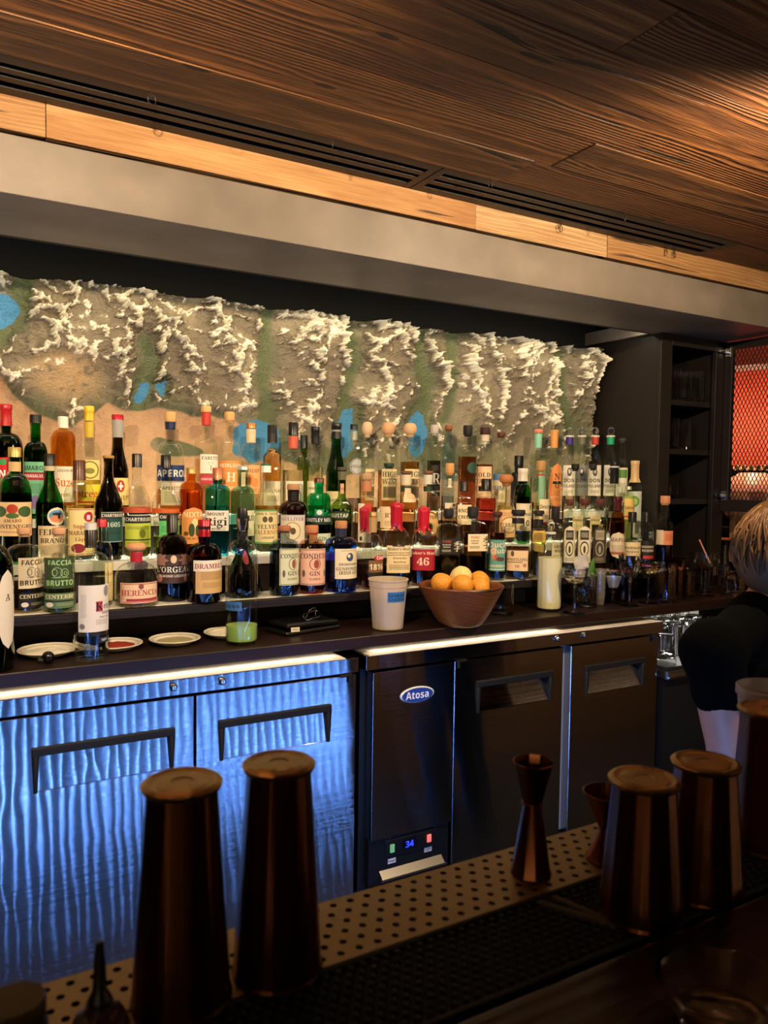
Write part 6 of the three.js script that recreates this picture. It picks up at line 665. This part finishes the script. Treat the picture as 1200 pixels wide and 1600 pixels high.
// beyond the door: a shaded lamp in the next room
{
  const t = thing('fringed_lamp', 'glowing red fabric lampshade with bead fringe on a knobbly pink base', 'lamp', [3.78, 1.24, -2.6]);
  const cloth = mat('shade cloth', () => new THREE.MeshPhysicalMaterial({ color: '#d8604a', roughness: 1, transmission: 0.5, thickness: 0 }));
  part('shade', lathe([[0.24, 0.32], [0.235, 0.5], [0.21, 0.8]], 80, { crease: 0, rib: 0.012, nrib: 40 }), cloth, t);
  for (let i = 0; i < 44; i++) { const a = i / 44 * Math.PI * 2; part('bead', new THREE.SphereGeometry(0.012, 10, 8).translate(0.24 * Math.sin(a), 0.305, 0.24 * Math.cos(a)), std('#e8c08a', 0.2), t); }
  const kb = lathe(Array.from({ length: 26 }, (_, i) => { const s = i / 25; return [0.02 + 0.17 * Math.sin(Math.PI * (0.12 + 0.8 * s)), s * 0.28]; }), 60, { crease: 0 }), P = kb.attributes.position; for (let i = 0; i < P.count; i++) { const a = Math.atan2(P.getX(i), P.getZ(i)), f = 1 + 0.06 * Math.abs(Math.sin(a * 9)) * Math.abs(Math.sin(P.getY(i) * 95)); P.setX(i, P.getX(i) * f); P.setZ(i, P.getZ(i) * f); } kb.computeVertexNormals(); part('base', kb, std('#d8a48c', 0.45), t);
  part('bulb', new THREE.SphereGeometry(0.035, 20, 14).translate(0, 0.5, 0), glow('shade bulb', WARM, 8), t);
  const l = new THREE.PointLight(WARM, 0.6); l.position.set(3.78, 1.74, -2.6); l.shadow.radius = 1.6; l.castShadow = true; scene.add(l);
  const tb = thing('side_table', 'dark side table under the red lampshade', 'table', [3.78, 0, -2.6]); part('top', lathe([[0, 1.2], [0.3, 1.2], [0.305, 1.21], [0.3, 1.238], [0, 1.2385]], 40), darkWood, tb); part('pedestal', lathe([[0.16, 0], [0.15, 0.03], [0.04, 0.08], [0.035, 1.1], [0.08, 1.199]], 28), darkWood, tb);
}

// ------------------------------------------------------------------ front bar: ledge, drip tray, mat, tins
const LT = 1.04;
{
  const t = thing('front_bar', 'dark wooden front bar with a work ledge behind it', 'bar', [0, 0, -0.5]);
  part('ledge', bx(-2.2, 4.2, 0.995, 1.031, -0.19, 0.03, 0.003), std('#15110e', 0.5), t); part('bar_top', bx(-2.2, 4.2, 1.0, 1.052, 0.031, 0.62, 0.006, 0.2, 0.1), barMat, t); part('body', bx(-2.2, 1.68, 0.002, 0.995, -0.1, 0.4), std('#14110f', 0.6), t); part('added_body_panel', bx(1.682, 4.2, 0.002, 0.995, -0.1, 0.4, 0, 0.3, 0.1), trimMats[1], t); part('light_diffuser', bx(1.7, 4.1, 0.986, 0.994, -0.178, -0.166), glow('added aisle led', WARM, 2), t);  // pale panel and warm strip added, reflected to tint the right cooler doors
  const s = thing('added_blue_tubes', 'row of slender blue light tubes added on the aisle face in place of a diode strip', 'lights', [0.36, 0.02, -0.602]);  // upright tubes added for the door streaks, in place of small diodes
  for (let i = 0; i < 63; i++) part('tube', bx(-1.29 + i * 0.0416 - 0.0013, -1.29 + i * 0.0416 + 0.0013, 0, 0.6, -0.005, 0), glow('blue tube', BLUE, 20), s);
}
{
  const t = thing('drip_tray', 'perforated steel drip tray along the work ledge', 'tray', [0, 1.0315, -0.64]), x0 = -0.5, x1 = 1.3, w = 0.047;
  const s = new THREE.Shape([[x0, -w], [x1, -w], [x1, w], [x0, w]].map((p) => new THREE.Vector2(...p)));
  for (let r = 0; r < 6; r++) for (let x = x0 + 0.012 + (r % 2) * 0.0095; x < x1 - 0.01; x += 0.019) { const h = new THREE.Path(); h.absellipse(x, -w + 0.0105 + r * 0.0146, 0.0037, 0.0037, 0, Math.PI * 2, true); s.holes.push(h); }
  const g = new THREE.ExtrudeGeometry(s, { depth: 0.0015, bevelEnabled: false, curveSegments: 6 }); g.rotateX(-Math.PI / 2); g.translate(0, 0.0068, 0);
  part('perforated_top', metreUV(g), mat('tray steel', () => new THREE.MeshStandardMaterial({ color: '#a08a66', roughness: 0.42, metalness: 0.9 })), t);
  part('pan', [bx(x0, x1, 0, 0.002, -w, w), bx(x0, x1, 0, 0.0068, -w - 0.002, -w, 0.0006), bx(x0, x1, 0, 0.0068, w, w + 0.002, 0.0006)], std('#2a2520', 0.5, 0.8), t);
}
{
  const t = thing('bar_mat', 'black rubber bar mat with raised nubs and ribbed edge', 'mat', [0, 1.0315, -0.54]);
  part('base', [bx(-0.5, 1.3, 0, 0.006, -0.05, 0.055, 0.002), bx(-0.5, 1.3, 0.006, 0.011, 0.048, 0.055, 0.002), bx(-0.5, 1.3, 0.006, 0.011, -0.05, -0.044, 0.002)], rubber, t);
  const n = new THREE.CylinderGeometry(0.0028, 0.0034, 0.005, 8), I = new THREE.InstancedMesh(n, rubber, 1500); let k = 0; const M = new THREE.Matrix4(); for (let r = 0; r < 10; r++) for (let c = 0; c < 150; c++) { M.makeTranslation(-0.49 + c * 0.0119 + (r % 2) * 0.006, 0.0085, -0.039 + r * 0.009); I.setMatrixAt(k++, M); } I.name = 'nubs'; I.userData.kind = 'stuff'; shade(I); t.add(I);
  part('seam_rib', [bx(-0.004, 0.004, 0.006, 0.012, -0.046, 0.05, 0.002).rotateY(0.5).translate(0.545, 0, 0), bx(-0.004, 0.004, 0.006, 0.012, -0.046, 0.05, 0.002).rotateY(0.32).translate(0.556, 0, 0.003)], std('#3a3228', 0.6), t);
}
function tin(x, y, z, H, rt, rb, label) {
  const t = thing('shaker_tin', label, 'shaker', [x, y, z], rr(0, 6));
  part('wall', lathe([[rb - 0.002, 0.0012], [rb, 0], [rb + 0.0006, 0.003], [rb - 0.0008, 0.006], [rt - 0.002, H - 0.006]], 56, { crease: 0.5 }), copper, t);
  part('base_cap', lathe([[rt - 0.003, H - 0.0075], [rt + 0.0008, H - 0.006], [rt + 0.0022, H - 0.002], [rt, H], [rt - 0.003, H + 0.0006], [rt - 0.005, H - 0.0006], [rt * 0.74, H - 0.0012], [rt * 0.7, H - 0.0004], [rt * 0.3, H - 0.0004], [rt * 0.28, H - 0.0012], [rt * 0.14, H - 0.001], [0, H - 0.0008]], 56), copperLitTop, t);  // paler brassy tone paints the overhead lamplight onto the tin tops
}
tin(0.168, 1.0402, -0.612, 0.182, 0.0305, 0.0405, 'tall copper shaker tin upside down beside the small squeeze bottle');
tin(0.251, 1.0402, -0.6095, 0.184, 0.0295, 0.039, 'upturned copper shaker tin between its twin and the tall jigger');
tin(0.598, 1.0405, -0.516, 0.138, 0.0325, 0.041, 'short upturned copper tin standing on the rubber mat in front of the wide jigger');
tin(0.687, 1.0405, -0.514, 0.14, 0.0325, 0.041, 'second short upturned copper tin on the rubber mat');
tin(0.845, 1.0402, -0.545, 0.165, 0.036, 0.044, 'upturned copper tin below the white plastic cup');
function jigger(x, z, prof, label) { const t = thing('jigger', label, 'jigger', [x, 1.0402, z]); part('lower_cone', lathe(prof[0], 48), copper, t); part('upper_cone', lathe(prof[1], 48), copper, t); part('waist_ring', new THREE.TorusGeometry(prof[2][0], 0.0016, 8, 36).rotateX(Math.PI / 2).translate(0, prof[2][1], 0), copper, t); }
jigger(0.557, -0.632, [[[0.021, 0], [0.0222, 0.001], [0.021, 0.003], [0.0205, 0.006], [0.0098, 0.077]], [[0.0098, 0.077], [0.012, 0.085], [0.021, 0.121], [0.0222, 0.123], [0.0208, 0.1235], [0.011, 0.086], [0, 0.082]], [0.0105, 0.0775]], 'tall slim copper jigger standing on the drip tray');
jigger(0.652, -0.615, [[[0.0215, 0], [0.0225, 0.001], [0.02, 0.004], [0.007, 0.034]], [[0.007, 0.034], [0.012, 0.044], [0.026, 0.0755], [0.0272, 0.077], [0.0255, 0.0775], [0.0105, 0.046], [0, 0.04]], [0.0075, 0.034]], 'wide flared copper jigger half hidden by a shaker tin');
{ const t = thing('plastic_cup', 'translucent white plastic cup behind the copper tins', 'cup', [1.005, 1.04, -0.645]); part('cup', lathe([[0, 0.001], [0.036, 0.001], [0.048, 0.132], [0.0505, 0.134], [0.0505, 0.145], [0.049, 0.146], [0.047, 0.134], [0.0345, 0.003], [0, 0.003]], 44), mat('milky plastic', () => new THREE.MeshPhysicalMaterial({ color: '#e4dcdc', roughness: 0.4, transmission: 0.5, thickness: 0 })), t); }
{ const t = thing('squeeze_bottle', 'small squeeze bottle with a dark dropper nozzle on the drip tray', 'bottle', [0.097, 1.0402, -0.57]); part('bottle', lathe([[0, 0], [0.02, 0], [0.021, 0.003], [0.021, 0.028], [0.018, 0.036], [0.011, 0.041], [0.01, 0.046], [0, 0.046]], 36), std('#3c241a', 0.35), t); part('nozzle', lathe([[0.0085, 0.045], [0.0085, 0.05], [0.0052, 0.056], [0.0042, 0.075], [0.0026, 0.092], [0, 0.092]], 24), std('#170c09', 0.4), t); }
{ const t = thing('capped_bottle', 'black bottle with a flat dull gold cap at the end of the drip tray', 'bottle', [0.042, 1.0402, -0.58]); part('bottle', lathe([[0, 0], [0.021, 0], [0.022, 0.004], [0.022, 0.04], [0.019, 0.045], [0, 0.045]], 36), std('#0c0b0a', 0.4), t); part('cap', lathe([[0, 0.044], [0.02, 0.044], [0.0205, 0.046], [0.0205, 0.06], [0.0195, 0.0615], [0, 0.0618]], 48, { rib: 0.01, nrib: 36 }), std('#4a3c1c', 0.5, 0.5), t); }
{ const t = thing('glass_dish', 'clear glass dish standing on the dark bar top', 'dish', [0.52, 1.0522, -0.365]); part('dish', lathe([[0, 0.002], [0.03, 0], [0.036, 0.004], [0.05, 0.03], [0.051, 0.032], [0.048, 0.032], [0.034, 0.008], [0, 0.006]], 48, { rib: 0.012, nrib: 16 }), solidGlass, t); }

// ------------------------------------------------------------------ bartender
{
  const t = thing('person', 'bartender in black short sleeved shirt with tousled light brown hair bending forward', 'person', [1.75, 0, -1.18]);
  const surf = (bones, lo, hi, cell, k, noise) => {
    const n = Math.ceil(Math.max(hi[0] - lo[0], hi[1] - lo[1], hi[2] - lo[2]) / cell) + 4, half = n * cell / 2, mid = lo.map((v, i) => (v + hi[i]) / 2);
    const mc = new MarchingCubes(n, new THREE.MeshBasicMaterial(), false, false, 400000); mc.isolation = 0;
    for (let c = 0; c < n; c++) for (let b = 0; b < n; b++) for (let a = 0; a < n; a++) {
      const x = mid[0] + (a - n / 2) * cell, y = mid[1] + (b - n / 2) * cell, z = mid[2] + (c - n / 2) * cell; let acc = 0;
      for (const [p, q, r0, r1, sx = 1] of bones) { const vx = q[0] - p[0], vy = q[1] - p[1], vz = q[2] - p[2], L = vx * vx + vy * vy + vz * vz || 1e-9, s = clamp(((x - p[0]) * vx + (y - p[1]) * vy + (z - p[2]) * vz) / L), dx = (x - p[0] - vx * s) / sx, dy = y - p[1] - vy * s, dz = z - p[2] - vz * s; acc += Math.exp(-(Math.hypot(dx, dy, dz) - lerp(r0, r1, s)) / k); }
      let d = -k * Math.log(acc + 1e-30); if (noise) d += noise(x, y, z);
      mc.field[a + b * n + c * n * n] = -d;
    }
    mc.update(); const cnt = mc.count, g = new THREE.BufferGeometry(), P = new Float32Array(cnt * 3), N = mc.normalArray.slice(0, cnt * 3);
    for (let i = 0; i < cnt; i++) for (let c = 0; c < 3; c++) P[i * 3 + c] = mid[c] + mc.positionArray[i * 3 + c] * half;
    g.setAttribute('position', new THREE.BufferAttribute(P, 3)); g.setAttribute('normal', new THREE.BufferAttribute(N, 3)); g.setAttribute('uv', new THREE.BufferAttribute(new Float32Array(cnt * 2), 2)); return g;
  };
  // joints, relative to the feet: the near arm hangs towards the aisle, head bowed to +x
  const J = { hip: [0.16, 0.72, -0.02], chest: [0.1, 0.98, 0], neck: [0.02, 1.13, 0], head: [0.055, 1.285, 0.03], shL: [-0.19, 1.075, 0.02], elL: [-0.155, 0.80, 0.06], wrL: [0.02, 0.68, 0.22], shR: [0.3, 1.06, -0.05], elR: [0.42, 0.83, 0.05], wrR: [0.3, 0.72, 0.24], knL: [0.1, 0.42, 0.14], anL: [0.05, 0.07, -0.02], knR: [0.28, 0.42, 0.14], anR: [0.26, 0.07, -0.02] };
  const hand = (w, dir) => { const o = [[w, [w[0] + 0.02 * dir, w[1] - 0.02, w[2] + 0.07], 0.026, 0.03]]; for (let f = 0; f < 4; f++) { const bx0 = [w[0] + 0.02 * dir + (f - 1.5) * 0.019, w[1] - 0.022, w[2] + 0.085], m = [bx0[0], bx0[1] - 0.012, bx0[2] + 0.035 - Math.abs(f - 1.5) * 0.004], e = [m[0], m[1] - 0.024, m[2] + 0.014]; o.push([bx0, m, 0.0095, 0.0085], [m, e, 0.0085, 0.007]); } const tb = [w[0] - 0.03 * dir, w[1] - 0.02, w[2] + 0.035]; o.push([w, tb, 0.015, 0.012], [tb, [tb[0] - 0.012 * dir, tb[1] - 0.01, tb[2] + 0.035], 0.011, 0.008]); return o; };
  const headBones = [[[J.head[0], J.head[1] + 0.035, J.head[2]], [J.head[0] + 0.02, J.head[1] - 0.01, J.head[2]], 0.088, 0.08], [[J.head[0] + 0.05, J.head[1] - 0.035, J.head[2] + 0.01], [J.head[0] + 0.055, J.head[1] - 0.085, J.head[2] + 0.012], 0.058, 0.03], [[J.head[0] + 0.095, J.head[1] - 0.005, J.head[2] + 0.015], [J.head[0] + 0.108, J.head[1] - 0.04, J.head[2] + 0.018], 0.008, 0.014], [[J.head[0] + 0.01, J.head[1] + 0.0, J.head[2] + 0.084], [J.head[0] + 0.005, J.head[1] - 0.035, J.head[2] + 0.08], 0.014, 0.01], [J.neck, [J.head[0] + 0.01, J.head[1] - 0.06, J.head[2]], 0.06, 0.055]];
  const arm = [[J.shL, J.elL, 0.06, 0.048], [J.elL, J.wrL, 0.042, 0.027], ...hand(J.wrL, 1), [J.shR, J.elR, 0.054, 0.042], [J.elR, J.wrR, 0.042, 0.027], ...hand(J.wrR, -1)];
  const legs = [[J.hip, J.knL, 0.085, 0.058], [J.knL, J.anL, 0.055, 0.04], [J.hip, J.knR, 0.085, 0.058], [J.knR, J.anR, 0.055, 0.04]], feet = [[[0.05, 0.045, -0.05], [0.05, 0.035, 0.17], 0.04, 0.034], [[0.26, 0.045, -0.05], [0.26, 0.035, 0.17], 0.04, 0.034]];
  const trunk = [[J.hip, J.chest, 0.13, 0.145, 1.25], [J.chest, J.neck, 0.13, 0.07, 1.35], [J.shL, J.neck, 0.06, 0.05], [J.shR, J.neck, 0.06, 0.05]];
  const skin = std('#c08a74', 0.5);
  const body = surf([...headBones, ...arm, ...legs, ...feet, ...trunk.map(([a, b, r, s, x]) => [a, b, r - 0.012, s - 0.012, x])], [-0.28, 0, -0.25], [0.5, 1.42, 0.36], 0.0125, 0.012); part('body', body, skin, t);
  const shirt = surf([...trunk.map(([a, b, r, s, x]) => [a, b, r + 0.004, s + 0.002, x]), [J.shL, [lerp(J.shL[0], J.elL[0], 0.34), lerp(J.shL[1], J.elL[1], 0.34), 0.035], 0.066, 0.062], [J.shR, [lerp(J.shR[0], J.elR[0], 0.5), lerp(J.shR[1], J.elR[1], 0.5), 0], 0.066, 0.062]], [-0.28, 0.62, -0.22], [0.5, 1.2, 0.24], 0.0115, 0.014, (x, y, z) => 0.006 * (vn(x * 22 + 4, y * 22 + z * 13) - 0.5)); part('shirt', shirt, mat('black cotton', () => new THREE.MeshPhysicalMaterial({ color: '#050505', roughness: 1, specularIntensity: 0.15 })), t);
  part('trousers', surf([[J.hip, J.hip, 0.15, 0.15, 1.2], ...legs.map(([a, b, r, s]) => [a, b, r + 0.012, s + 0.014])], [-0.1, 0.05, -0.22], [0.45, 0.9, 0.3], 0.014, 0.014), std('#141922', 0.9), t);
  part('shoes', surf(feet.map(([a, b, r, s]) => [a, b, r + 0.006, s + 0.006]), [-0.02, -0.01, -0.12], [0.33, 0.1, 0.24], 0.012, 0.01), std('#0c0c0c', 0.5), t);
  const hair = [[[J.head[0] - 0.012, J.head[1] + 0.045, J.head[2]], [J.head[0] - 0.03, J.head[1] - 0.01, J.head[2]], 0.096, 0.086], [[J.head[0] + 0.05, J.head[1] + 0.07, J.head[2]], [J.head[0], J.head[1] + 0.05, J.head[2]], 0.07, 0.09]];
  const hg = surf(hair, [-0.12, 1.12, -0.12], [0.24, 1.48, 0.2], 0.006, 0.012, (x, y, z) => 0.004 * (vn(x * 30 + y * 20, z * 60 + 7) - 0.5));
  const hairMat = std('#5f4122', 0.5), hairMat2 = std('#7a5630', 0.5), hp = part('hair', hg, hairMat, t);
  for (const [k, m] of [[0, hairMat], [1, hairMat2]]) {
    const locks = [];
    for (let i = 0; i < 150; i++) { // strands lie on the scalp from the crown down to nape and ear
      const az = rr(-2.5, 2.5), top = rr(0.35, 1.25), len = rr(0.7, 1.25), pts = [], lift = rr(0.0, 0.008), tw = rr(-0.25, 0.25);
      for (let s = 0; s <= 5; s++) { const e = top - len * s / 5, a = az + tw * s / 5 * 1.5, r = 0.104 + lift * s / 5 + 0.002 * Math.sin(s * 2 + i), c = [J.head[0] - 0.012, J.head[1] + 0.026, J.head[2]]; pts.push([c[0] - r * Math.cos(a) * Math.cos(e) * 1.06, c[1] + r * 1.08 * Math.sin(e), c[2] + r * Math.sin(a) * Math.cos(e)]); }
      locks.push(tube(pts, rr(0.0018, 0.0034), 10, 5));
    }
    part('hair_locks', locks, m, hp, 'stuff');
  }
}
renderer.render(scene, camera);
